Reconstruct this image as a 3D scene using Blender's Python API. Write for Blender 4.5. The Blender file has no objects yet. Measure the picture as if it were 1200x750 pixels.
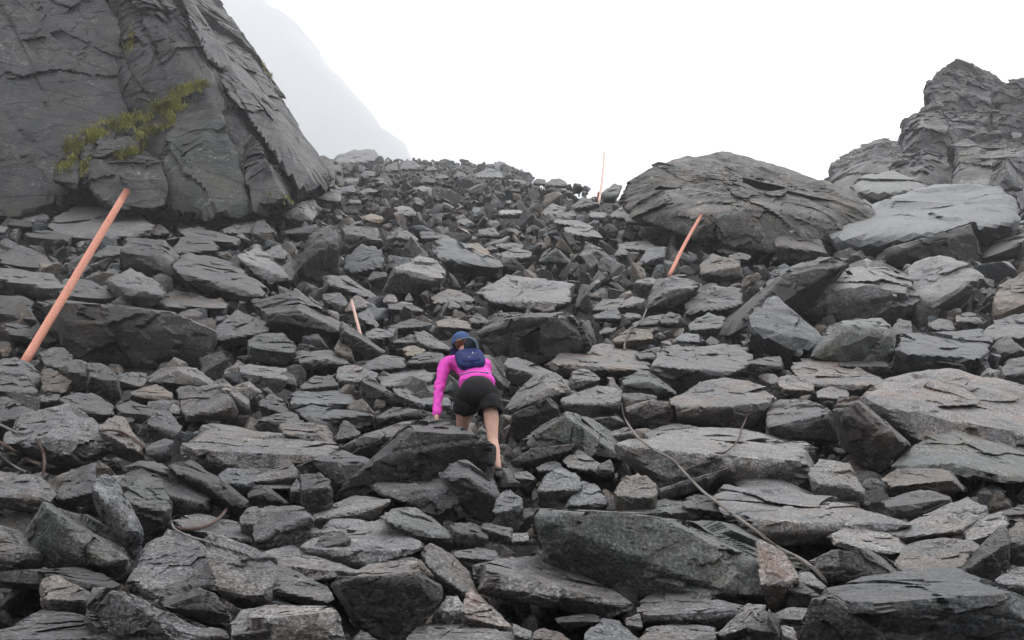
DEBUG = False
HAZE = 0.0012
EXPO = 1.12
CLOUD = (18., 18.25, 18.6)
import bpy, bmesh, math, time
import numpy as np
from mathutils import Vector, Matrix
from mathutils.bvhtree import BVHTree
T0 = time.time()
sc = bpy.context.scene
COL = sc.collection
rng = np.random.default_rng(7)

# ------------------------------------------------------------------ camera geometry
F = 1100.0                      # focal length in photo pixels (1200 wide)
PITCH = math.radians(22.0)
CAM = np.array([0.0, 0.0, 1.6])
cP, sP = math.cos(PITCH), math.sin(PITCH)
def rays(px, py):
    px = np.asarray(px, float); py = np.asarray(py, float)
    a = (px - 600) / F; b = -(py - 375) / F
    return np.stack([a, cP - b * sP, sP + b * cP], -1)
def at(px, py, d):
    r = rays(px, py); d = np.asarray(d, float)
    return CAM + r * (d / r[..., 1])[..., None]
def project(P):
    v = np.asarray(P) - CAM
    dep = v[..., 1] * cP + v[..., 2] * sP
    up = -v[..., 1] * sP + v[..., 2] * cP
    return 600 + F * v[..., 0] / dep, 375 - F * up / dep, dep

# ------------------------------------------------------------------ value noise
def _hash(ix, iy, iz, seed):
    h = (ix * 374761393 + iy * 668265263 + iz * 2147483647 + seed * 1274126177) & 0xFFFFFFFF
    h = ((h ^ (h >> 13)) * 1274126177) & 0xFFFFFFFF
    h = ((h ^ (h >> 16)) * 2246822519) & 0xFFFFFFFF
    h = h ^ (h >> 15)
    return (h & 0xFFFFFF) / float(0xFFFFFF)
def vnoise(p, seed=0):
    i = np.floor(p).astype(np.int64); f = p - i
    f = f * f * (3 - 2 * f)
    x, y, z = i[:, 0], i[:, 1], i[:, 2]
    fx, fy, fz = f[:, 0], f[:, 1], f[:, 2]
    def h(a, b, c): return _hash(x + a, y + b, z + c, seed)
    c00 = h(0,0,0) * (1-fx) + h(1,0,0) * fx; c10 = h(0,1,0) * (1-fx) + h(1,1,0) * fx
    c01 = h(0,0,1) * (1-fx) + h(1,0,1) * fx; c11 = h(0,1,1) * (1-fx) + h(1,1,1) * fx
    return ((c00 * (1-fy) + c10 * fy) * (1-fz) + (c01 * (1-fy) + c11 * fy) * fz) * 2 - 1
def fbm(p, seed=0, octv=4, gain=.5, lac=2.13):
    s = 0; a = 1; t = 0
    for k in range(octv):
        s = s + a * vnoise(p, seed + k * 17); t += a; a *= gain; p = p * lac + 5.3
    return s / t
def ridged(p, seed=0, octv=3):
    s = 0; a = 1; t = 0
    for k in range(octv):
        s = s + a * (1 - 2 * np.abs(vnoise(p, seed + k * 31))); t += a; a *= .5; p = p * 2.1 + 3.1
    return s / t

def facet_disp(P, cell, seed, aniso=(1, 1, 1), tilt=1.0, jump=.25, warp=.25, basis=None):
    """broken planes: every jittered cell is a plane of its own with a random tilt and offset; result in metres"""
    r = np.random.default_rng(seed); q_, _r = np.linalg.qr(r.normal(size=(3, 3)))
    if basis is not None: q_ = basis
    Q = (P @ q_) * (np.array(aniso) / cell) + seed * 3.7
    Q = Q + warp * np.stack([vnoise(Q * 1.3, seed + 1), vnoise(Q * 1.3, seed + 2), vnoise(Q * 1.3, seed + 3)], -1)
    I = np.floor(Q).astype(np.int64); best = np.full(len(P), 1e9); off = np.zeros(len(P))
    for a in (-1, 0, 1):
        for b in (-1, 0, 1):
            for c in (-1, 0, 1):
                J_ = I + np.array([a, b, c]); hx = [_hash(J_[:, 0], J_[:, 1], J_[:, 2], seed + 40 + k) for k in range(7)]
                df = Q - (J_ + .5 + .8 * (np.stack(hx[:3], -1) - .5)); d2 = (df ** 2).sum(1)
                g = np.stack(hx[3:6], -1) * 2 - 1
                o = ((df * g).sum(1) * tilt + (hx[6] - .5) * 2 * jump) * cell
                mk = d2 < best; best = np.where(mk, d2, best); off = np.where(mk, o, off)
    return off

# ------------------------------------------------------------------ the slope
TD = np.array([4.5, 5.5, 6.5, 8.5, 10.5, 13, 16, 20, 25, 31, 38, 46, 60, 90, 140, 170])
TY = np.array([750, 690, 640, 565, 510, 455, 405, 352, 300, 260, 230, 211, 203, 196, 189, 187.])
def sstep(a, b, x):
    t = np.clip((x - a) / (b - a), 0, 1); return t * t * (3 - 2 * t)
def surf(x, d):
    """height of the boulder field's mean surface at lateral x and forward distance d"""
    x = np.asarray(x, float); d = np.asarray(d, float)
    dd = np.maximum(d, 4.5)
    y = np.interp(dd, TD, TY)
    xn = np.clip(x / dd, -.8, .8)
    y = y + 16 * np.clip((xn + .2) / .32, 0, 1.3) * sstep(22, 44, dd) - 6 * sstep(22, 44, dd)
    y = y + sstep(46, 60, dd) * 60 * sstep(-.01, 0.09, xn)
    z = dd * np.tan(PITCH - np.arctan((y - 375) / F)) + 1.6
    z0 = z * 0 + (4.5 * math.tan(PITCH - math.atan(375 / F)) + 1.6)
    near = np.where(d > -2, z0 * (d / 4.5), z0 * (-2 / 4.5))
    return np.where(d < 4.5, near, z)
DG = np.exp(np.linspace(math.log(2.5), math.log(160), 700))
def hit_d(px, py):
    P = at(np.full(DG.shape, px), np.full(DG.shape, py), DG)
    g = P[:, 2] - surf(P[:, 0], DG)
    k = np.argmax(g < 0)
    if g[k] >= 0: return 46.0 if py > 200 else 130.
    if k == 0: return DG[0]
    t = g[k-1] / (g[k-1] - g[k]); return DG[k-1] + t * (DG[k] - DG[k-1])

# ------------------------------------------------------------------ materials
def nt(name):
    m = bpy.data.materials.new(name); m.use_nodes = True
    n = m.node_tree; n.nodes.clear(); return m, n
def N(t, typ, **kw):
    n = t.nodes.new(typ)
    for k, v in kw.items():
        if k.startswith('i_'):
            n.inputs[k[2:].replace('_', ' ')].default_value = v
        else: setattr(n, k, v)
    return n
def ramp(t, src, stops, interp='LINEAR'):
    r = t.nodes.new('ShaderNodeValToRGB'); r.color_ramp.interpolation = interp
    e = r.color_ramp.elements
    while len(e) > 1: e.remove(e[-1])
    e[0].position = stops[0][0]; e[0].color = (*stops[0][1], 1)
    for p, c in stops[1:]:
        q = e.new(p); q.color = (*c, 1)
    t.links.new(src, r.inputs[0]); return r.outputs[0]
def mixc(t, fac, a, b, mode='MIX'):
    m = t.nodes.new('ShaderNodeMix'); m.data_type = 'RGBA'; m.blend_type = mode
    for sock, v in ((m.inputs[0], fac), (m.inputs[6], a), (m.inputs[7], b)):
        if hasattr(v, 'is_output'): t.links.new(v, sock)
        elif isinstance(v, (int, float)): sock.default_value = v
        else: sock.default_value = (*v, 1)
    return m.outputs[2]
def noise(t, vec, scale, detail=6, rough=.6, dist=0.):
    n = N(t, 'ShaderNodeTexNoise'); n.inputs['Scale'].default_value = scale
    n.inputs['Detail'].default_value = detail; n.inputs['Roughness'].default_value = rough
    n.inputs['Distortion'].default_value = dist
    t.links.new(vec, n.inputs['Vector']); return n.outputs[0]
def rock_material(name, base, warm=.35, lichen=.4, scale=1.0, attr=False, cliff=False, moss=0.0, rust=.2):
    m, t = nt(name); L = t.links.new
    tc = N(t, 'ShaderNodeTexCoord'); oi = N(t, 'ShaderNodeObjectInfo')
    cmb = N(t, 'ShaderNodeVectorMath', operation='SCALE'); cmb.inputs[0].default_value = (31, 17, 23)
    L(oi.outputs['Random'], cmb.inputs['Scale'])
    add = N(t, 'ShaderNodeVectorMath', operation='ADD'); L(tc.outputs['Object'], add.inputs[0]); L(cmb.outputs[0], add.inputs[1])
    sc_ = N(t, 'ShaderNodeVectorMath', operation='SCALE'); sc_.inputs['Scale'].default_value = scale; L(add.outputs[0], sc_.inputs[0])
    v = sc_.outputs[0]
    # foliation direction: stretched coordinates
    mp = N(t, 'ShaderNodeMapping'); mp.inputs['Rotation'].default_value = (.5, .35, .2); mp.inputs['Scale'].default_value = (1, 1, 3.2); L(v, mp.inputs[0])
    fol = noise(t, mp.outputs[0], 5.5, 8, .68, .6)
    big = noise(t, v, 1.7, 4, .55, .3)
    mid = noise(t, v, 9.0, 8, .7)
    fine = noise(t, v, 55, 4, .75)
    b = np.array(base) * (.64 if not cliff else .44)
    c0 = ramp(t, mid, [(.30, b * .45), (.45, b * .85), (.56, b * 1.15), (.72, b * 1.75)])
    c1 = ramp(t, fol, [(.30, (.74,)*3), (.5, (1,)*3), (.70, (1.26, 1.25, 1.24))])
    c = mixc(t, 1.0, c0, c1, 'MULTIPLY')
    c2 = ramp(t, fine, [(.37, (.28,)*3), (.5, (1,)*3), (.61, (2.3 if cliff else 2.15,)*3)])
    c = mixc(t, 1., c, c2, 'MULTIPLY')
    # broad tonal patches, warm and cool
    cw = ramp(t, big, [(.36, (.76, .79, .84)), (.5, (1, 1, 1)), (.62, (1.34, 1.17, 1.02))])
    c = mixc(t, warm * 1.6 if warm * 1.6 < 1 else 1., c, cw, 'MULTIPLY')
    # rust and iron stains
    rs = noise(t, v, 2.6, 6, .65, 1.0)
    rf = ramp(t, rs, [(.54, (0,)*3), (.68, (min(1, rust * 1.25),)*3)])
    c = mixc(t, rf, c, (b[0] * 1.35, b[1] * .85, b[2] * .66))
    # lichen: pale grey-green crusts and black specks
    vo = N(t, 'ShaderNodeTexVoronoi'); vo.inputs['Scale'].default_value = 16; vo.inputs['Randomness'].default_value = 1
    dv = N(t, 'ShaderNodeVectorMath', operation='ADD'); L(v, dv.inputs[0])
    nz = N(t, 'ShaderNodeTexNoise'); nz.inputs['Scale'].default_value = 22; nz.inputs['Detail'].default_value = 5; L(v, nz.inputs['Vector'])
    ns = N(t, 'ShaderNodeVectorMath', operation='SCALE'); ns.inputs['Scale'].default_value = .10; L(nz.outputs['Color'], ns.inputs[0]); L(ns.outputs[0], dv.inputs[1])
    L(dv.outputs[0], vo.inputs['Vector'])
    lf = ramp(t, vo.outputs['Distance'], [(.20, (1,)*3), (.32, (0,)*3)])
    lm = ramp(t, noise(t, v, 3.3, 5, .6), [(.50, (0,)*3), (.64, (lichen,)*3)])
    c = mixc(t, mixc(t, 1., lf, lm, 'MULTIPLY'), c, (.40, .41, .37))
    c = mixc(t, ramp(t, noise(t, v, 4.2, 7, .7, .5), [(.53, (0,)*3), (.66, (.45,)*3)]), c, (b[0] * 1.25, b[1] * 1.02, b[2] * .80))
    bs = ramp(t, noise(t, v, 28, 6, .7), [(.57, (0,)*3), (.64, (.7,)*3)])
    c = mixc(t, bs, c, (.035, .036, .036))
    ck = N(t, 'ShaderNodeTexVoronoi', feature='DISTANCE_TO_EDGE'); ck.inputs['Scale'].default_value = 1.9 if not cliff else .8
    dk = N(t, 'ShaderNodeVectorMath', operation='ADD'); L(mp.outputs[0], dk.inputs[0]); nk = N(t, 'ShaderNodeVectorMath', operation='SCALE'); nk.inputs['Scale'].default_value = .22; L(nz.outputs['Color'], nk.inputs[0]); L(nk.outputs[0], dk.inputs[1]); L(dk.outputs[0], ck.inputs['Vector'])
    crack = ramp(t, ck.outputs['Distance'], [(0, (0,)*3), (.022, (1,)*3)])
    ckm = ramp(t, noise(t, v, 1.1, 3, .5), [(.50, (0,)*3), (.56, (1,)*3)])
    cm_ = mixc(t, ckm, (1, 1, 1), crack) if not cliff else crack
    c = mixc(t, cm_, (.025, .024, .024), c)
    if cliff:
        st_ = N(t, 'ShaderNodeMapping'); st_.inputs['Rotation'].default_value = (.2, .45, 0); st_.inputs['Scale'].default_value = (2.6, 2.6, .5); L(v, st_.inputs[0])
        c = mixc(t, 1., c, ramp(t, noise(t, st_.outputs[0], 1.3, 7, .68, .4), [(.36, (.42, .42, .44)), (.5, (1, 1, 1)), (.64, (1.9, 1.86, 1.78))]), 'MULTIPLY')
        c = mixc(t, ramp(t, noise(t, v, 1.0, 7, .7), [(.55, (0,)*3), (.66, (.5,)*3)]), c, (.10, .088, .055))
    if moss > 0:
        geo = N(t, 'ShaderNodeNewGeometry'); sx = N(t, 'ShaderNodeSeparateXYZ'); L(geo.outputs['Normal'], sx.inputs[0])
        mm = N(t, 'ShaderNodeMath', operation='MULTIPLY'); L(sx.outputs[2], mm.inputs[0]); L(noise(t, v, .9, 6, .7), mm.inputs[1])
        mf = ramp(t, mm.outputs[0], [(.30, (0,)*3), (.44, (moss,)*3)])
        c = mixc(t, mf, c, (.085, .095, .035))
    if attr:
        at_ = N(t, 'ShaderNodeAttribute', attribute_name='tone'); c = mixc(t, 1., c, at_.outputs['Color'], 'MULTIPLY')
    else:
        hv = N(t, 'ShaderNodeMapRange'); hv.inputs['To Min'].default_value = .70; hv.inputs['To Max'].default_value = 1.28; L(oi.outputs['Random'], hv.inputs['Value'])
        cb = N(t, 'ShaderNodeCombineColor'); 
        for q in range(3): L(hv.outputs[0], cb.inputs[q])
        c = mixc(t, 1., c, cb.outputs[0], 'MULTIPLY')
    p = N(t, 'ShaderNodeBsdfPrincipled'); L(c, p.inputs['Base Color'])
    rr = ramp(t, mid, [(.3, (.38,)*3), (.7, (.68,)*3)]); L(rr, p.inputs['Roughness'])
    p.inputs['Specular IOR Level'].default_value = .30 if cliff else .40
    # relief
    mus = N(t, 'ShaderNodeTexNoise', noise_type='RIDGED_MULTIFRACTAL'); mus.inputs['Scale'].default_value = 3.2; mus.inputs['Detail'].default_value = 7; L(mp.outputs[0], mus.inputs['Vector'])
    b1 = N(t, 'ShaderNodeBump'); b1.inputs['Strength'].default_value = .5; b1.inputs['Distance'].default_value = .035 / scale; L(fol, b1.inputs['Height'])
    b2 = N(t, 'ShaderNodeBump'); b2.inputs['Strength'].default_value = .6; b2.inputs['Distance'].default_value = .018 / scale; L(noise(t, v, 24, 8, .75), b2.inputs['Height']); L(b1.outputs[0], b2.inputs['Normal'])
    b3 = N(t, 'ShaderNodeBump'); b3.inputs['Strength'].default_value = .25; b3.inputs['Distance'].default_value = .03 / scale; L(mus.outputs[0], b3.inputs['Height']); L(b2.outputs[0], b3.inputs['Normal'])
    b4 = N(t, 'ShaderNodeBump'); b4.inputs['Strength'].default_value = .7; b4.inputs['Distance'].default_value = .02 / scale; L(cm_, b4.inputs['Height']); L(b3.outputs[0], b4.inputs['Normal'])
    L(b4.outputs[0], p.inputs['Normal'])
    o = N(t, 'ShaderNodeOutputMaterial'); L(p.outputs[0], o.inputs['Surface'])
    return m
def plain(name, col, rough=.7, spec=.4, nscale=0, namp=.15, bump=0, sub=0):
    m, t = nt(name); p = N(t, 'ShaderNodeBsdfPrincipled'); o = N(t, 'ShaderNodeOutputMaterial')
    p.inputs['Roughness'].default_value = rough; p.inputs['Specular IOR Level'].default_value = spec
    col = np.array(col)
    if nscale:
        tc = N(t, 'ShaderNodeTexCoord'); n = noise(t, tc.outputs['Object'], nscale, 6, .65)
        t.links.new(ramp(t, n, [(.3, col * (1 - namp * 2)), (.5, col), (.7, np.minimum(col * (1 + namp), 1))]), p.inputs['Base Color'])
        if bump:
            b = N(t, 'ShaderNodeBump'); b.inputs['Strength'].default_value = .6; b.inputs['Distance'].default_value = bump
            t.links.new(n, b.inputs['Height']); t.links.new(b.outputs[0], p.inputs['Normal'])
    else: p.inputs['Base Color'].default_value = (*col, 1)
    if sub:
        p.inputs['Subsurface Weight'].default_value = sub; p.inputs['Subsurface Radius'].default_value = (.02, .008, .004)
    t.links.new(p.outputs[0], o.inputs['Surface']); return m
TONES = {
 'g': ((.150, .148, .151), .35, .45, .20, 'grey'),
 'l': ((.186, .184, .187), .30, .40, .20, 'pale grey'),
 'w': ((.240, .237, .236), .20, .25, .15, 'whitish'),
 'b': ((.150, .157, .166), .15, .45, .10, 'blue-grey'),
 'n': ((.134, .140, .136), .25, .60, .15, 'green-grey'),
 'p': ((.178, .168, .167), .50, .45, .55, 'pinkish grey'),
 'k': ((.078, .076, .078), .35, .40, .15, 'dark'),
 'o': ((.170, .152, .138), .50, .40, .45, 'brownish'),
 'y': ((.250, .205, .155), .50, .30, .40, 'tan'),
 'r': ((.112, .099, .097), .50, .40, .50, 'reddish'),
}
MAT = {k: rock_material('stone_' + v[4].replace(' ', '_').replace('-', '_'), v[0], v[1], v[2], 1.0, rust=v[3]) for k, v in TONES.items()}
MAT_RUB = rock_material('scree_stone', (.150, .147, .146), .5, .35, 1.0, attr=True)
MAT_CLIFF = rock_material('cliff_stone', (.078, .077, .084), .5, .35, .30, cliff=True, moss=.35, rust=.12)
MAT_CLIFF2 = rock_material('cliff_stone_green', (.084, .090, .088), .4, .5, .34, cliff=True, moss=.2, rust=.1)
MAT_RIDGE = rock_material('ridge_stone', (.100, .100, .107), .5, .45, .30, cliff=True, moss=.12)
MAT_BOUL = rock_material('big_boulder_stone', (.105, .100, .096), .6, .6, .45, cliff=True, rust=.3)
MAT_GND = plain('ground_grit', (.050, .047, .044), .9, .3, 9, .4, .05)

# ------------------------------------------------------------------ mesh helpers
ICO = {}
def ico(level):
    if level not in ICO:
        bm = bmesh.new(); bmesh.ops.create_icosphere(bm, subdivisions=level, radius=1)
        v = np.array([x.co[:] for x in bm.verts]); f = np.array([[y.index for y in x.verts] for x in bm.faces]); bm.free()
        v /= np.linalg.norm(v, axis=1)[:, None]; ICO[level] = (v, f)
    return ICO[level]
def mesh_from(name, V, Fa, mat, smooth=True, sharp=0):
    me = bpy.data.meshes.new(name); V = np.asarray(V, np.float32); Fa = np.asarray(Fa, np.int32)
    me.vertices.add(len(V)); me.vertices.foreach_set('co', V.ravel())
    n = Fa.shape[1]
    me.loops.add(Fa.size); me.loops.foreach_set('vertex_index', Fa.ravel())
    me.polygons.add(len(Fa)); me.polygons.foreach_set('loop_start', np.arange(0, Fa.size, n, dtype=np.int32))
    me.polygons.foreach_set('use_smooth', np.full(len(Fa), smooth))
    me.update(calc_edges=True)
    if mat: me.materials.append(mat)
    if sharp: me.set_sharp_from_angle(angle=math.radians(sharp))
    return me
def link(name, data, parent=None, loc=None, **props):
    o = bpy.data.objects.new(name, data); COL.objects.link(o)
    if parent is not None: o.parent = parent
    if loc is not None: o.location = loc
    for k, v in props.items():
        if v: o[k] = v
    return o
def hull_planes(pts):
    bm = bmesh.new()
    for p in pts: bm.verts.new(p)
    r = bmesh.ops.convex_hull(bm, input=bm.verts)
    bm.normal_update()
    Ns, Hs, As = [], [], []
    cen = np.mean([v.co[:] for v in bm.verts if v.link_faces], axis=0)
    for f in sorted(bm.faces, key=lambda q: -q.calc_area()):
        a = f.calc_area()
        if a < 1e-9: continue
        n = np.array(f.normal[:]); h = float(n @ np.array(f.verts[0].co[:]))
        if n @ cen > h: n, h = -n, -h
        for k in range(len(Ns)):
            if Ns[k] @ n > .968:
                break
        else:
            Ns.append(n); Hs.append(h); As.append(a)
    bm.free()
    Ns = np.array(Ns); Hs = (np.asarray(pts) @ Ns.T).max(0)
    return Ns, Hs, cen
def rock_verts(pts, level, seed, rough=1.0, sharp=26, chips=5, facets=0.0, strat=1.0, fcell=.34, dense=.35):
    """a faceted stone: the convex hull of PTS (n,3), edges worn, corners chipped, faces broken by steps and noise"""
    pts = np.asarray(pts, float)
    r = np.random.default_rng(seed)
    Ns, Hs, cen = hull_planes(pts)
    lo, hi = pts.min(0), pts.max(0); ext = (hi - lo) / 2 + 1e-6; size = float(np.sort(ext)[1:].mean()) * 2
    for _ in range(chips):
        n = r.normal(size=3); n[2] *= .7; n /= np.linalg.norm(n)
        s = (pts @ n).max(); w = s - cen @ n
        Ns = np.vstack([Ns, n]); Hs = np.append(Hs, s - w * r.uniform(.015, .10))
    U, Fc = ico(level)
    if dense:
        U = U + dense * np.array([0, -.94, .34]); U = U / np.linalg.norm(U, axis=1)[:, None]
    D = U * ext
    h = Hs - Ns @ cen
    ok = h > 1e-4; Ns, h = Ns[ok], h[ok]
    inv = np.maximum(D @ Ns.T, 0) / h
    # each face its own slight unevenness
    t0 = 1 / np.maximum(inv.max(1), 1e-6); P0 = cen + D * t0[:, None]
    fr = 2.2 / size
    for k in range(len(h)):
        act = inv[:, k] > .7 * inv.max(1)
        if act.any():
            q = P0[act] * fr + k * 7.7 + seed
            inv[act, k] *= 1 + .014 * rough * vnoise(q, seed + k) + .020 * rough * np.round(vnoise(q * .9 + 9, k) * 1.6) / 2
    M = inv.max(1)
    t = 1 / (M * (((inv / M[:, None]) ** sharp).sum(1)) ** (1 / sharp))
    P = cen + D * t[:, None]
    # layers (schistosity): small steps along one direction
    sd = r.normal(size=3); sd[2] = abs(sd[2]) + 1.2; sd /= np.linalg.norm(sd)
    lay = (P @ sd) / (size * r.uniform(.10, .2)) + 1.0 * vnoise(P * 1.2 / size, seed + 3)
    saw = lay - np.floor(lay); jag = _hash(np.floor(lay).astype(np.int64), 0 * np.floor(lay).astype(np.int64), 0 * np.floor(lay).astype(np.int64), seed)
    st = (jag - .5) * .045 * strat + .018 * strat * (np.abs(saw - .5) < .42)
    nz = .010 * rough * fbm(P * 3.4 / size + seed, seed, 3) + .007 * rough * ridged(P * 8 / size, seed + 5, 3)
    if level >= 5: nz = nz + .006 * rough * fbm(P * 26 / size, seed + 9, 3)
    k = 1 + (st + nz) * 1.0
    if facets > 0:
        rad = np.linalg.norm(P - cen, axis=1) + 1e-6
        fd = facet_disp(P, size * fcell, seed % 9973, (1, 1, 1.6), 1.0, .10, .12) * facets
        if level >= 5: fd = fd + facet_disp(P, size * fcell * .38, seed % 9973 + 7, (1, 1, 1.5), 1.0, .15, .12) * facets * .8
        k = k + np.clip(fd / rad, -.16, .10)
    return cen + (P - cen) * k[:, None], Fc

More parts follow.
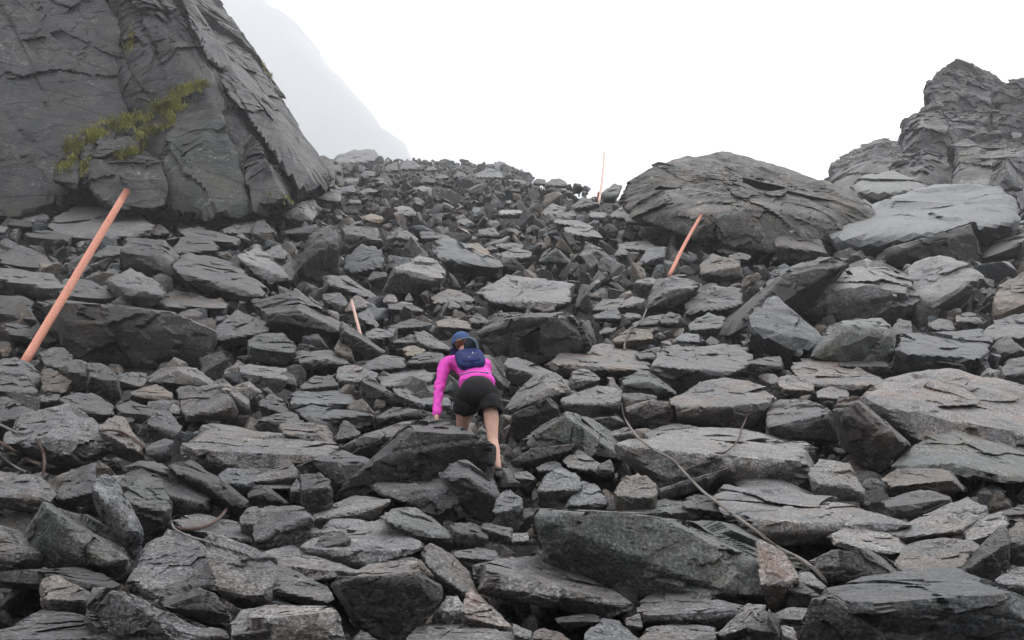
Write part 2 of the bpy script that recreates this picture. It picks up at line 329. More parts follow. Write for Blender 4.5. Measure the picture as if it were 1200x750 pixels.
# ------------------------------------------------------------------ traced boulders
REG = {'a': (0,400,3.99), 'b': (300,400,3.99), 'c': (600,400,3.99), 'd': (900,400,3.99), 'e': (0,562,3.99), 'f': (300,562,3.99),
       'g': (600,562,3.99), 'h': (900,562,3.99), 'p': (0,200,3.), 'q': (400,200,3.), 'r': (800,200,3.), 'u': (0,0,3.), 'v': (400,0,3.),
       'w': (800,0,3.), 'j': (380,170,5.436), 'k': (560,180,5.436), 'm': (600,290,5.436), 'n': (380,290,5.436)}
TRACE = """
a1 a g|0,90 70,75 140,105 192,170|-40,135 110,150 190,215|-30,170 100,190 180,240|
a2 a g|-60,150 0,145 110,160 180,235|-60,225 100,240 180,240|-60,300 60,300 170,260|
a3 a o|190,175 200,130 235,125 335,185|200,235 300,240|250,262 325,265 330,200|pinkish brown pebble-smooth stone below the foot of the thick coral pole
a4 a n|180,60 240,32 300,28 335,70|215,110 260,120|230,130 300,165 325,150 335,100|
a5 a g|320,110 340,85 400,92 408,100|330,140 405,150|325,230 405,250 408,180|
a6 a k|405,100 470,98 530,140 545,195|410,160 500,190|420,260 520,285 570,270 565,220|rounded blue-black stone right of the thick coral pole's foot
a7 a l|545,180 610,150 690,150 680,190|560,185 650,210|560,225 640,230 680,200|
a8 a l|680,180 760,130 900,125 960,160 1020,205|690,190 780,155 900,165 1010,208|740,205 880,212 960,210|pale arched slab with a dark underside beneath the long dark block
a9 a o|605,240 690,210 760,215 810,245|620,250 720,260 800,262|660,275 740,300 800,290|small ochre lichen-stained stone wedged under the pale arched slab
a10 a l|820,225 850,212 1020,205 1060,235|870,350 1000,340 1065,290|880,375 1000,370 1100,350 1110,335|pale speckled block with a broad tilted face left of centre
a11 a g|1020,185 1050,180 1160,270 1170,320|1050,230 1110,260 1165,325|1070,300 1110,345 1160,345|
a12 b g|-75,120 0,110 140,130 150,170|-60,150 0,165 140,180|-60,190 20,250 110,240|
a13 a w|790,320 810,290 845,310|800,335 845,335|800,350 845,350|small white stone leaning on the pale speckled block
a14 a g|-50,265 0,260 90,290 170,330|-50,380 60,370 130,345|-50,470 20,470 60,400|
a15 a l|40,450 95,370 180,310 290,285 400,360 510,450|60,480 180,470 330,460 400,545 525,490|40,510 200,560 300,580 420,570 520,510|large slab with a moss-yellow patch at the left edge of the slope
a16 a g|280,270 330,250 470,265 520,300 540,340|300,290 400,340 520,350|400,350 450,385 530,345|
a17 a g|160,290 190,250 280,250|200,280 280,270|170,305 280,295|
a18 a k|535,300 620,280 720,315 740,340|560,330 700,350|600,380 690,385|
a19 a g|690,370 740,315 800,330 850,400|700,390 830,440|690,470 820,450|
a20 a p|470,400 540,340 590,370 620,420 670,500|480,430 650,520|500,520 600,560 680,570|
a21 a g|570,350 600,335 630,365|575,370 620,375|580,390 620,390|
a22 a g|685,490 770,452 810,465|690,530 755,540 800,480|750,575 800,560|
a23 b l|-340,480 -200,385 -50,440 150,475 300,490 385,515|-340,500 -200,560 0,600 300,560|-330,570 -150,640 30,640 200,600 350,560|broad pale grey slab lying flat left of the person's dark boulder
a24 a g|560,680 600,590 700,565 790,590 900,640 985,740|620,690 800,720 960,770|640,830 800,870 900,830 1000,800|
a25 e n|570,60 640,0 760,10 805,130|620,120 760,150|620,180 690,290 780,250 800,200|
a26 a w|525,630 620,620 640,640|545,660 600,660|545,690 570,700|
a27 a k|790,590 900,565 960,600 1100,700 1170,780|830,610 950,650 1060,740|980,740 1100,830 1160,820|
a28 a b|1020,630 1060,590 1160,600 1190,650|1040,660 1150,670|1060,690 1140,725 1190,690|
a29 e l|-60,-30 60,-30 200,0 280,60|-60,80 80,72 200,85 230,110|-60,120 180,160 220,130|
a30 e b|445,0 500,-20 540,10 600,110 680,260|450,60 540,100 620,260|650,400 600,350 520,220 440,100|tall dark blade-shaped slab standing among lower left blocks
a31 e g|250,90 330,-50 440,-70 450,0|260,100 430,60|310,125 440,120|
e1 e g|-40,210 0,212 100,250 190,340|-40,360 80,370 185,345|-40,430 60,440 180,420 210,380|
e2 e n|120,250 205,112 330,150 470,220 600,370|205,125 300,230 470,400|140,290 230,410 420,410 560,460 600,430|large greenish wedge block with a sharp ridge at lower left
e3 e k|-40,440 150,425 280,425 450,430 560,490|-40,470 100,448 250,450 420,500 500,510|-40,500 80,470 400,540 440,530|thin dark slab bridging a black hollow at lower left
e4 e o|200,470 240,455 330,480 430,530|210,560 260,560 420,560|185,615 400,630 415,600|brown block propping the thin dark slab at lower left
e5 e l|60,685 190,615 300,620 410,640|90,680 400,655|100,690 400,670|
e6 e l|0,705 180,660 350,650 440,700 560,760|0,750 300,745|0,800 500,800|
e7 e g|415,560 440,505 520,505 700,590 940,690 1000,750|425,620 520,515 640,610 760,740|410,660 440,740 560,790 900,800|long wedge pointing downhill in the bottom left corner area
e8 e l|600,490 700,300 800,240 890,245 960,310 1020,430|620,500 800,540 1000,500|640,540 760,570 880,550 1010,540|big pale rounded boulder with a rusty patch at lower left
e9 e g|960,290 1000,260 1120,300 1250,350 1300,400|1020,500 1120,560 1250,560|1050,570 1150,620 1280,600|
e10 e k|740,575 800,530 910,500 1000,540 1060,600 1080,640|800,600 930,540 1050,620|880,660 1000,690 1080,680|
e11 e g|830,190 880,170 1000,175 1100,200 1190,290|850,230 1100,270|900,250 1100,300 1180,300|
e12 e l|1120,180 1160,130 1200,125 1240,150|1130,210 1230,200|1130,240 1190,290 1240,280|
e13 e g|940,700 1000,690 1060,710|950,730 1060,730|960,760 1080,760|
e14 e l|1080,680 1130,620 1200,600 1300,580|1090,730 1290,700|1090,790 1300,790|
f1 f g|0,340 120,320 260,350 380,400 480,430|0,390 150,420 250,480 470,440|20,430 130,470 260,500 400,460|
f2 f l|0,140 110,120 195,120 268,175|0,290 130,225 265,182|0,320 180,330 255,230|
f3 f w|-90,25 0,15 165,18|-90,40 60,38 165,40|-60,60 165,50|thin white-edged flat slab left of the person's dark boulder
f4 f k|-40,70 0,25 60,35 155,110|-30,80 60,60 150,115|0,135 130,135|
f5 b l|-40,570 30,550 170,575 215,620|-40,655 100,650 210,630|-40,680 150,690 210,680|
f5b b k|205,620 290,615 345,650|215,700 340,680|220,830 330,800 360,760|
f5c b g|160,690 190,640 215,680|165,700 212,700|160,760 215,750|small upright blade of stone between flat slabs at lower left
f5d f w|270,170 300,150 420,90 500,82 620,95|275,185 370,180 480,165 620,110|290,215 400,190 470,195 560,180 625,110|pale flat slab below the person's dark boulder
f6 f g|170,215 210,200 310,240|180,245 300,250|160,325 220,325 300,260|
f7 f l|215,325 260,270 340,210 380,190 560,190 700,250 800,320|230,330 400,390 500,400 780,330|340,390 430,385 500,410 700,350|
f8 f k|265,320 330,255 400,240 440,275|290,320 430,290|350,390 410,390 440,340|
f9 f n|590,180 640,140 720,135 830,190 930,260|620,200 760,260 920,280|700,250 820,320 900,345 940,300|
f10 b l|535,685 600,655 770,640 950,625 1020,680|560,710 700,770 820,810 900,760 1025,690|640,740 830,815 960,740|pale quilted-looking block directly in front of the person's dark boulder
f11 f k|370,500 400,470 550,465 700,480 840,465 880,520|380,475 600,472 820,490|440,640 480,710 640,760 740,720 800,650 870,570|large dark brown block at the bottom edge left of centre
f12 f l|390,465 500,410 650,355 770,375|400,470 600,460 760,430|520,478 700,482 800,460|
f13 f o|640,455 770,378 830,450|650,460 770,390 825,455|700,470 800,468|
f14 f g|780,360 820,305 900,345 990,430 1050,560|800,400 900,480 1040,570|860,500 900,560 980,640|
f15 f w|860,620 890,550 940,545 970,590|870,620 960,610|820,660 900,700 960,700|
f16 f p|960,620 1000,500 1100,600 1190,680|970,640 1170,690|960,700 1190,710|
f17 f w|700,745 760,680 850,665 900,700 960,715 1100,700 1250,720|720,770 1240,760|700,800 1250,800|
f18 f w|-20,620 80,595 240,620 350,600 370,640|-10,650 350,645 390,760|0,800 410,800|large whitish block in the bottom edge left of the dark brown one
f19 f g|0,530 60,530 180,590|10,560 170,595|60,600 0,600|
f20 f l|0,390 80,385 200,470 330,500 360,560|10,500 340,570|0,540 150,560 300,600|
f21 f l|450,750 490,700 570,750|470,760 560,770|460,800 570,800|
f22 f k|900,215 1000,200 1080,240 1090,280|940,250 1020,250 1085,285|930,320 1010,335 1080,300|
f23 f b|1105,150 1150,55 1200,55 1240,90|1120,160 1230,130|1170,215 1210,240 1250,200|
f24 f l|915,340 1060,315 1110,330 1150,380|930,360 1140,380|960,380 1100,400|
f25 f g|1050,215 1130,230 1200,250|1070,230 1190,270|1090,290 1200,310|
f26 b k|860,625 910,575 980,558 1060,620 1120,680 1145,740|880,640 1000,640 1130,730|1000,820 1100,850 1140,790|
b1 b k|365,725 560,555 690,400 770,372 900,385 1020,425 1100,490|560,580 690,416 870,448 1010,440|400,745 530,680 860,650 1080,640 1115,590|large dark boulder with a pale top that the person leans over
b3 b p|390,500 480,445 640,395 760,365|400,510 500,475 640,445|520,560 570,545 640,460|
b4 b k|190,585 330,535 430,520 545,560|330,560 520,570|230,610 330,700 350,740 440,640|
b5 b k|-10,370 80,345 190,345 220,380|0,390 100,375 220,385|30,440 130,440 200,410|
b6 b p|110,400 230,390 330,400 390,500|120,430 300,440 380,505|110,440 280,500 380,515|
b7 b g|370,450 410,365 450,390 490,430|380,460 480,440|380,490 400,485 480,450|
b8 b b|180,320 250,310 400,320 540,340|400,350 550,345|240,370 400,375 470,410 570,390|
b9 b b|145,270 200,225 430,240 480,300|170,290 460,290|190,330 400,325 470,320|
b10 b k|205,215 270,160 350,160 385,200|220,220 380,205|260,250 380,240|
b11 b l|180,60 210,45 330,40 420,75 440,110|200,100 280,80 430,105|200,115 220,135 380,125|
b12 b l|380,120 450,110 570,150 560,190|390,180 480,190|400,230 470,235 520,205|
b13 b o|365,40 400,-20 440,40 465,100|390,60 450,90|400,80 450,110|
b15 b g|510,100 600,60 680,80 695,120|540,120 680,115|560,150 640,150 680,140|
b16 b k|700,110 760,55 870,55 890,90|730,110 830,95 885,95|740,140 820,160 860,130|
b17 b y|690,60 740,20 790,40|700,65 780,60|730,80 760,75|small ochre stone showing left of the person's cap
b18 b l|560,175 690,155 820,155 830,175|600,210 700,200 820,185|600,225 760,240 810,215|
b19 b k|490,180 530,165 620,230 690,290|500,190 610,240 680,292|490,290 540,310 610,270|
b20 b g|640,225 700,220 770,270 790,300|660,250 780,300|700,310 780,330|
b21 b b|745,280 800,265 900,260 910,300|760,290 905,300|750,300 800,325 910,325|
b22 b k|560,360 640,305 740,320 830,335|600,365 700,335 830,340|580,390 700,400 800,380|
b23 b g|785,215 840,200 860,215|790,235 855,230|790,250 850,260|
b25 b k|10,290 70,243 120,270 160,340|20,300 150,345|30,350 140,350|
b26 b k|100,170 130,140 180,160 190,210|110,190 185,200|120,220 180,240|
b27 b g|1050,60 1090,70 1150,150 1190,220|1060,110 1170,220|1090,190 1150,230|
c1 c g|-30,90 10,78 130,120 240,170|-20,120 100,150 230,200|-20,180 60,220 150,200|
c2 c l|-30,310 60,190 110,155 220,180 270,230|-20,325 100,280 180,220 250,240|0,330 60,320 170,265 230,290|
c3 c k|0,345 90,320 170,265 215,300|0,355 80,352 170,278 212,305|0,450 40,470 150,400 215,350|dark slab with a pale rim just right of the person's thighs
c4 c p|155,115 240,60 350,30 500,55 600,60 650,100|170,115 300,110 400,140 640,138|230,165 430,155 640,150|long pinkish slab right of the person's pack
c5 c k|570,60 690,25 745,90|600,80 690,70 740,95|620,110 740,105|
c6 c l|650,110 680,30 900,20 1100,30 1130,120 1020,170|655,115 760,120 900,155 1000,172|650,170 720,215 800,240 890,205 960,175|wide pale slab overhanging a black gap right of centre
c7 c g|255,235 280,140 340,125 410,170|280,180 400,185|270,250 350,230 405,200|
c8 c n|505,180 560,155 650,160 720,200 770,240|515,200 640,190 750,235|520,290 620,285 760,260|
c9 c n|230,265 330,235 440,215 510,220 510,270|250,290 430,310 500,285|240,310 340,365 500,330|
c10 c r|530,310 660,275 760,295|540,320 660,290 755,310|550,370 640,390 740,390|rust-red block above the bend of the long rope
c11 c p|750,265 850,235 900,190 990,180 1120,200 1200,230 1230,260|760,310 900,325 1100,325 1220,290|770,380 900,410 1100,415 1180,370|big pinkish block with a round dark hole right of centre
c12 c g|350,370 500,350 525,380|360,385 500,370|410,425 520,395|
c13 c g|420,435 540,400 570,420|430,445 560,430|460,475 550,465|
c14 c n|40,485 140,400 250,335 330,360 440,460 520,540|60,500 250,345 350,450 500,545|60,520 200,510 300,490 360,560 500,565|wedge with a green-grey left face and white right face below the rope
c15 c g|0,560 100,505 300,478|0,580 150,540 300,485|40,600 200,560 240,520|
c16 c w|235,560 290,520 400,565 480,620|260,590 380,595 470,625|300,600 420,635 480,635|
c17 c w|465,480 640,465 780,430 1000,415 1180,440 1260,460 1400,500|510,490 620,590 840,540 1000,530 1200,560 1390,580|560,570 680,670 850,640 1050,640 1200,690 1390,720|great pale flat slab crossed by the long rope
c18 c l|680,690 850,640 980,620 1000,610|690,705 800,665 940,640|700,745 820,710 900,680|
c19 c o|480,700 520,640 590,615 660,650 685,700|500,730 660,730|480,790 560,830 670,820|
c20 c b|120,700 160,620 230,590 300,620 330,680|140,700 320,690|130,740 180,770 290,740|
c21 c b|260,750 330,650 400,680 450,760|270,765 440,765|240,790 430,790|
c22 c w|620,430 700,400 850,400 905,415|640,450 800,425|640,470 740,445 900,425|
c23 c g|0,620 70,605 110,640|10,640 105,645|50,665 110,650|
c24 c l|110,590 200,550 240,590|120,605 235,600|130,620 230,610|
c25 c g|400,580 460,550 480,600|410,600 475,605|420,620 470,640|
c27 c k|1010,110 1100,100 1120,150|1020,130 1110,140|1030,165 1100,175|
c28 c k|1090,95 1200,75 1260,90 1270,130|1100,100 1200,110 1265,125|1140,180 1260,150|
c29 c l|1050,30 1100,25 1110,40|1060,40 1105,42|1060,50 1105,50|
d3 d l|195,600 240,550 380,570 430,660 450,720|210,675 300,665 400,680 430,700|220,740 450,745|pale block with a rounded top at the right end of the great slab
d4 d p|100,120 330,110 470,150 560,190|150,200 380,230 540,200|240,230 380,250 500,240|
d5 d p|430,270 580,170 750,140 1000,170 1250,240|440,285 660,480 800,490 1050,430 1250,440|540,440 660,500 800,520 1250,470|massive rough pinkish slab at the right edge
d6 d n|555,600 640,520 760,450 860,390 1000,420 1250,450|640,590 820,580 1000,600 1250,650|640,605 820,595 1000,610 1250,660|massive grey-green overhang above the black hollow at the right edge
d7 d r|305,320 340,270 420,265 540,380 665,480|330,330 420,280 640,480|340,480 400,560 520,620 600,540 660,490|dark red-black wedge block left of the massive pinkish slab
d8 d g|0,300 60,275 200,280 290,330 310,370|0,400 110,435 180,360 300,345|0,440 200,465 330,470 320,420|
d9 d g|220,240 290,210 370,230 380,260|240,260 370,270|240,275 300,320 340,290|
d10 d p|40,180 90,150 160,165 215,210 220,250|60,220 210,230|80,240 150,270 200,255|
d11 d o|530,640 620,600 800,570 880,640 930,700|560,680 860,650|590,720 700,720 860,690|
d12 h k|540,95 640,65 780,65 850,85 820,150|550,130 620,150 700,110 840,90|600,180 670,215 790,170 830,120|
d13 d k|1090,130 1130,90 1200,70 1260,90|1100,160 1260,140|1110,230 1190,275 1260,260|rounded blue-black boulder on the far right edge
d14 r b|750,620 790,580 900,570 1000,560 1060,565 1090,600 1060,650|760,640 1050,660|740,700 850,710 1000,700 1050,680|broad pale blue slab with a small dark stone in front at right
d15 d k|785,85 840,75 900,95 930,135|795,95 900,110|800,110 900,140|
d16 r n|450,650 500,560 570,530 690,525 725,550 740,600|470,650 560,550 720,565|450,670 530,690 620,710 730,700|
d17 d k|330,105 530,75 570,120|350,115 560,115|450,160 560,145|
d19 d n|640,330 700,280 780,265|650,335 770,275|640,355 720,330|
h1 h l|560,245 700,220 880,130 935,82 1000,130 1020,180|600,270 900,240|650,300 900,260|
h2 h w|280,270 360,215 430,225 620,280 650,320|300,295 600,350|300,310 480,350 600,380|
h3 h p|590,390 650,310 820,270 940,290 1000,330|600,420 880,420|640,450 880,440 920,400|
h4 h w|910,230 960,190 1080,160 1125,190|940,290 1060,255 1120,220|940,310 1000,300 1080,250|
h5 h k|880,440 1000,310 1110,220 1130,300|900,440 1100,310|920,450 1060,470 1120,430|
h6 h l|210,380 310,340 460,325 580,390 650,460|215,395 350,385 460,345 600,450|260,480 430,470 640,470|
h7 h p|-60,290 0,300 80,340 140,460|-40,500 70,510 145,465|0,600 80,590 130,520|
h8 h p|150,430 200,430 270,500|150,480 260,510|140,510 230,550 265,520|
h9 h k|85,500 140,470 240,540|100,515 230,550|90,590 180,600 220,560|
h10 h k|210,560 280,520 330,540 500,670 560,760|230,575 300,560 480,690|140,750 180,650 150,800 560,800|dark block in the bottom edge right of the rope's lower end
h11 h b|280,510 420,470 560,460 650,480 820,490 900,455 990,460 1080,500 1250,580|400,580 700,620 850,560 1000,540 1250,620|340,560 520,800 1250,800|huge dark blue-grey boulder filling the bottom right corner
h12 h k|0,605 40,640 60,740|5,640 55,740|0,790 60,790|
h13 h l|30,630 110,595 190,605 180,650|60,650 170,655|60,670 160,680|
h14 h w|60,680 120,690 140,750|70,730 135,755|60,790 130,790|
h15 h l|1060,470 1140,420 1200,410 1250,415|1090,490 1250,500|1100,510 1250,560|
h17 h r|1080,150 1190,120 1260,110|1100,165 1250,160|1130,175 1250,180|
h18 h o|1120,250 1160,200 1250,190|1130,300 1250,300|1130,400 1250,410|
g1 g n|480,150 600,120 760,95 850,110|500,160 840,150|520,170 780,190 860,185|
g2 g k|790,110 850,70 950,75 1000,150|800,130 980,150|880,180 1000,190|
g3 g l|950,90 1010,45 1200,55 1400,90 1620,130 1850,210|1000,180 1200,250 1400,240 1600,230 1840,220|1020,200 1200,300 1400,300 1600,290|long lilac-grey slab lying flat right of the rope
g4 g n|70,180 90,140 250,140 500,170 760,185 950,215 1150,270 1340,400|80,165 250,165 500,190 760,210 900,330 1100,500 1210,530|90,370 130,390 300,400 450,450 600,560 850,560 1080,590 1200,590 1340,470|huge green-grey block with a pale right flank at lower centre
g5 g l|-170,420 0,388 200,390 350,440 480,510 555,590|-160,500 190,500 350,560 550,590|-150,530 70,550 260,620 430,640 520,630|
g6 g l|600,560 640,540 850,530 1000,570 1080,590|610,640 840,650 1060,610|610,665 800,680 960,690 1070,615|
g7 g g|600,745 650,690 740,670 850,700 960,700|610,760 950,750|600,800 960,800|
g8 g b|340,720 420,650 480,648 560,720 600,760|350,760 590,775|340,800 600,800|
g9 g k|200,650 280,635 400,635 415,660|210,665 410,665|240,690 300,690 400,675|
g10 g l|960,720 1040,640 1120,580 1180,590|980,740 1120,680|1000,755 1100,730 1180,650|
g11 g k|1100,680 1160,610 1240,620 1250,700|1110,700 1245,720|1110,760 1240,790|
g12 g g|0,670 90,710 90,745|5,720 85,750|0,790 80,790|
g13 g r|100,710 150,695 230,720 270,750|110,740 260,760|110,790 270,790|
g14 g p|530,650 600,625 610,690|540,680 605,690|540,700 600,705|
g15 g w|0,250 75,250 80,280|0,290 78,285|0,310 75,310|
p1 p g|160,490 240,475 400,490 600,505 750,560|170,530 280,540 560,535 750,572|200,620 380,700 500,700 730,690 760,620|long dark flat-topped block behind the thick coral pole
p2 p l|-30,360 60,360 190,370 235,410|0,385 100,405 220,410|-20,400 60,430 200,460|
p3 p k|-30,440 80,440 150,490 190,530|-20,500 180,535|-30,540 0,540 150,545|
p4 p g|10,540 60,535 160,570 200,600|20,570 180,600|40,590 160,620|
p5 p l|160,190 230,150 350,130 450,140 540,190|200,230 360,240 520,215|250,250 420,240 530,220|large pale flat slab behind the upper half of the thick coral pole
p6 p k|90,220 160,210 250,230|100,230 240,245|110,280 180,285 245,260|
p7 p l|75,160 120,130 170,160|80,175 165,175|100,190 170,190|
p8 p g|130,110 190,95 290,110 320,140|150,130 300,140|170,155 280,150|
p9 p l|450,60 500,50 560,70 620,110|460,80 590,115|480,100 560,135 610,130|
p10 p l|470,115 540,125 660,160|480,130 560,160 650,170|550,190 620,190|
p11 p o|530,220 560,185 600,220|535,222 595,222|540,226 590,226|
p12 p k|430,270 450,235 580,240 640,320 660,380|440,300 570,300 650,385|430,350 560,390 650,395|
p13 p l|600,280 640,230 720,225 770,270|620,290 760,280|650,300 760,290|
p14 p g|600,330 680,290 800,320 900,390 945,430|640,360 700,400 850,440 940,440|680,410 720,430 850,455|long wedge-shaped grey slab left of centre under the cliff's foot
p15 p l|830,300 900,270 940,300 1030,380|840,310 900,350 940,395 1030,385|900,370 950,400|
p16 p g|370,390 460,340 560,400 580,430|400,400 450,440 580,440|430,470 500,490 560,460|
p17 p g|200,420 240,380 320,390 400,440|220,440 390,450|240,460 340,470 400,470|
p18 p p|560,460 610,420 700,440 810,470|580,475 800,480|600,490 780,490|
p19 p g|0,300 70,260 160,300 190,340|10,330 180,345|30,350 160,360|
p20 p k|880,460 1000,430 1100,465 1220,560|940,525 1050,490 1210,575|945,550 1000,590 1150,620 1210,610|
p22 p n|870,600 910,575 1000,570 1040,610|880,620 1035,640|880,660 1000,690 1030,680|
p23 p g|750,560 830,490 940,530|770,590 930,570|780,620 860,610 930,585|
p24 p k|1040,360 1090,230 1150,190 1190,230|1060,330 1100,250 1180,250|1060,390 1160,400 1185,380|tall dark upright block between the cliff's foot and the small stake
p25 p w|990,155 1060,110 1110,100 1115,150|1000,165 1060,145 1090,180|1030,190 1090,192|whitish five-sided stone at the cliff's lower right corner
p26 p g|880,220 900,180 930,172 960,215|890,222 955,222|900,235 950,235|
p27 p l|780,210 860,170 900,185 880,220|790,218 870,220|800,228 870,228|
p28 p k|880,170 920,125 960,150 1000,185|890,180 980,185|900,187 980,197|
p29 p k|990,215 1060,205 1110,190|1000,220 1100,215|1020,235 1090,240|
p30 p l|1080,75 1110,55 1150,70 1200,75 1200,100|1090,90 1190,108|1090,100 1180,120|
p31 u k|990,620 1080,595 1170,610 1175,650|1000,648 1160,655|1010,680 1100,700 1160,680|dark-bellied boulder perched at the cliff's lower right corner
p32 u g|1150,580 1200,580|1155,600 1200,605|1160,610 1200,620|
p33 p w|-20,190 30,200|-10,215 25,212|-10,235 20,220|
p37 p g|640,215 760,215 850,240|660,235 840,255|700,250 840,270|
p38 p l|330,300 380,260 440,270|340,305 430,290|340,315 430,305|
p39 p g|920,290 980,260 1010,290|930,310 1005,305|950,330 1000,320|
p40 p k|20,170 100,170 120,195|30,185 110,198|40,200 110,205|
q1 q b|0,330 70,255 140,280 150,320|40,360 140,340|20,370 100,375 140,350|blue-grey many-sided block uphill of the small pink stake
q2 q b|315,270 350,238 430,260 560,320 575,330|330,300 440,330 560,345|390,360 500,375 560,375|blue-grey box-shaped block with dark underside at upper centre
q3 q l|180,350 270,300 320,310 370,360|190,360 280,362 320,388 365,380|140,430 250,435 330,420 360,400|pale-topped block with black front just below the blue-grey box-shaped one
q4 q k|90,380 110,355 160,360|100,385 155,370|110,410 160,420|
q5 q k|0,195 120,200 150,260|10,220 140,245|0,290 60,290 130,280|
q6 q y|430,260 480,255 570,330|440,268 540,325|500,320 560,338|ochre-tan stone behind the blue-grey box-shaped block
q7 q g|560,290 620,270 670,290|570,305 660,305|580,325 640,325|
q10 q l|480,430 560,375 680,380 820,400|540,465 700,485 800,465|550,480 720,495 800,480|broad smooth slab behind the big black-fronted block above the person
q11 q k|480,570 530,520 640,505 800,505 880,610|590,530 700,515 810,518|560,680 640,690 760,660 860,630|big black-fronted block uphill and right of the person's head
q21 q k|165,550 250,520 320,540|180,555 310,545|180,570 300,570|
q22 q k|165,480 240,470 290,490|170,485 285,492|180,505 280,510|
q23 q k|60,690 160,650 220,660 230,690|70,700 225,690|100,720 210,710|
q25 q k|0,545 60,570 160,640|5,570 60,590 155,645|0,620 60,680 100,670|
q27 v n|915,680 960,645 990,650 970,700|920,690 970,690|920,710 960,718|green-grey triangular stone at the foot of the skyline pole
q28 q g|940,160 990,120 1030,160|945,165 1020,165|960,170 1020,180|
q31 q g|780,200 870,190 920,235|790,220 905,235|800,235 900,242|
q32 q g|1080,190 1120,170 1160,190|1085,192 1155,192|1100,200 1140,200|
q33 q w|700,150 740,115 790,130 780,155|710,155 775,155|720,165 770,162|
q34 q l|550,150 600,138 640,150|555,156 635,156|560,168 630,168|
q35 q g|180,150 230,130 270,150|185,155 265,155|200,165 260,165|
r1 r b|490,230 600,160 780,90 980,50 1100,60 1190,170|510,250 600,270 850,235 1000,200 1190,185|520,290 600,320 720,290 1100,230 1180,230|long pale blue-grey slab below the hazy ridge at right
r1b r g|1000,60 1030,40 1140,45 1150,70|1010,65 1145,75|1100,90 1180,130 1200,140|
r2 r k|710,290 760,265 900,220 1020,190 1035,270|720,292 850,250 1020,200|720,330 800,335 900,310 1000,330 1030,310|
r3 r r|320,250 340,205 460,220 510,290|330,260 500,290|330,320 400,320 510,310|upright reddish block left of the long blue-grey slab
r4 r k|120,590 230,460 380,345 480,308 565,318|140,595 250,480 400,360 565,328|140,600 320,520 420,490 480,420 565,350|dark bar-like block slanting down to the left
r5 r l|410,480 470,380 640,315 720,340 820,390 830,440|415,485 520,465 520,420 690,400 820,430|450,530 740,530 800,480|
r5b r l|790,350 870,300 960,310 1060,370|770,500 850,490 1000,415 1060,375|780,520 850,520 980,480|
r6 r b|240,500 320,435 430,540 505,600|240,560 410,645 500,600|235,620 380,680 440,665|pale blue-green wedge with a clean tilted face at right
r9 r k|1050,300 1120,240 1200,225 1260,230|1060,310 1200,250|1060,330 1200,300|
r10 w n|590,655 650,615 740,600 865,655|610,680 700,700 850,665|690,735 760,710 850,672|
r11 r n|20,540 90,500 150,520|30,560 140,550|30,580 120,590|
r12 r g|0,470 100,400 200,420 210,470|10,500 190,480|20,520 150,500|
r13 r o|60,330 100,290 200,320 215,380|70,360 205,340|70,385 190,390|
r14 r k|80,600 100,580 130,600|85,612 125,612|90,622 125,620|
r16 r o|1090,480 1110,400 1190,360 1260,360|1100,500 1250,460|1100,560 1250,540|brownish mossy block at the right edge
r18 r g|730,560 760,520 800,530 810,570|740,575 800,575|740,600 800,590|
r19 r l|860,540 900,520 950,530 960,560|870,555 950,560|880,568 950,568|
r20 r g|960,510 1010,495 1050,520|965,530 1045,530|970,560 1040,560|
r21 r g|1040,580 1100,530 1200,500 1260,500|1050,600 1250,580|1060,620 1250,610|
r25 r k|-20,380 70,400 60,460|-10,420 60,440|-20,470 0,470 50,470|
r26 r k|120,280 160,265 200,290|125,285 195,292|130,300 190,302|
r28 r l|160,300 200,285 240,300|165,310 235,310|180,325 230,322|
r29 r g|290,400 330,350 400,345|300,410 390,370|310,430 380,410|
s1 j g|-100,100 0,60 80,140 60,240|-80,160 50,200|-60,260 60,260|dark leaning block at the cliff's right foot
s2 j l|270,250 330,205 390,215|280,262 380,235|290,268 370,250|
s3 j g|220,200 260,160 330,170 325,205|225,205 320,205|230,215 320,215|
s4 j k|600,240 640,190 710,230|605,240 705,238|610,255 700,258|
s5 j g|200,310 280,270 340,290|210,312 330,300|220,320 320,318|
s6 j y|240,455 370,450 380,480|250,470 375,478|260,495 370,500|small sandy-tan stone among scree above the tall dark upright block
s7 j l|120,210 220,210 220,240|125,235 215,238|130,250 215,250|
s8 j l|440,395 560,400 580,425|450,410 570,425|480,440 560,445|
s9 j b|155,345 230,350 240,375|160,365 235,372|165,385 235,388|
s10 j b|85,270 190,255 200,300|95,300 195,305|100,320 190,325|
s11 j l|560,265 680,268 690,290|570,285 680,290|590,298 670,300|
s12 j k|610,560 700,555 800,580|620,590 790,590|620,615 780,615|
s13 j n|460,560 520,540 600,600|465,585 590,605|470,620 590,622|
s14 j g|700,210 740,180 800,205|705,215 795,212|710,225 790,225|
s15 j g|820,195 860,165 900,180 905,205|825,205 900,205|830,212 900,212|
s16 j b|950,190 1000,170 1050,150 1120,170 1140,200|960,205 1130,205|960,215 1130,215|
s17 j b|1075,130 1110,100 1155,110 1160,190|1080,150 1155,160|1090,190 1150,195|faint blue hazy rock pinnacle on the middle skyline
s18 j g|905,175 925,140 945,175|910,180 942,180|910,190 942,190|
s19 j g|840,480 900,465 960,500|850,500 950,505|860,515 950,515|
s20 j k|980,540 1080,520 1120,570|985,570 1110,575|990,595 1110,598|
s21 j n|1090,630 1196,625 1196,650|1090,645 1196,655|1100,660 1196,668|
s22 j w|1110,420 1196,418 1196,436|1110,434 1196,438|1120,445 1196,448|
t1 k g|430,190 470,165 520,155 560,180 575,215|440,200 565,205|445,215 570,218|blunt dark boulder on the skyline left of the skyline pole
t2 k b|350,180 380,158 430,165 435,200|355,190 430,195|360,205 430,205|
t3 k k|590,345 640,300 700,290 770,320|600,350 690,330 765,335|620,365 700,370 770,350|
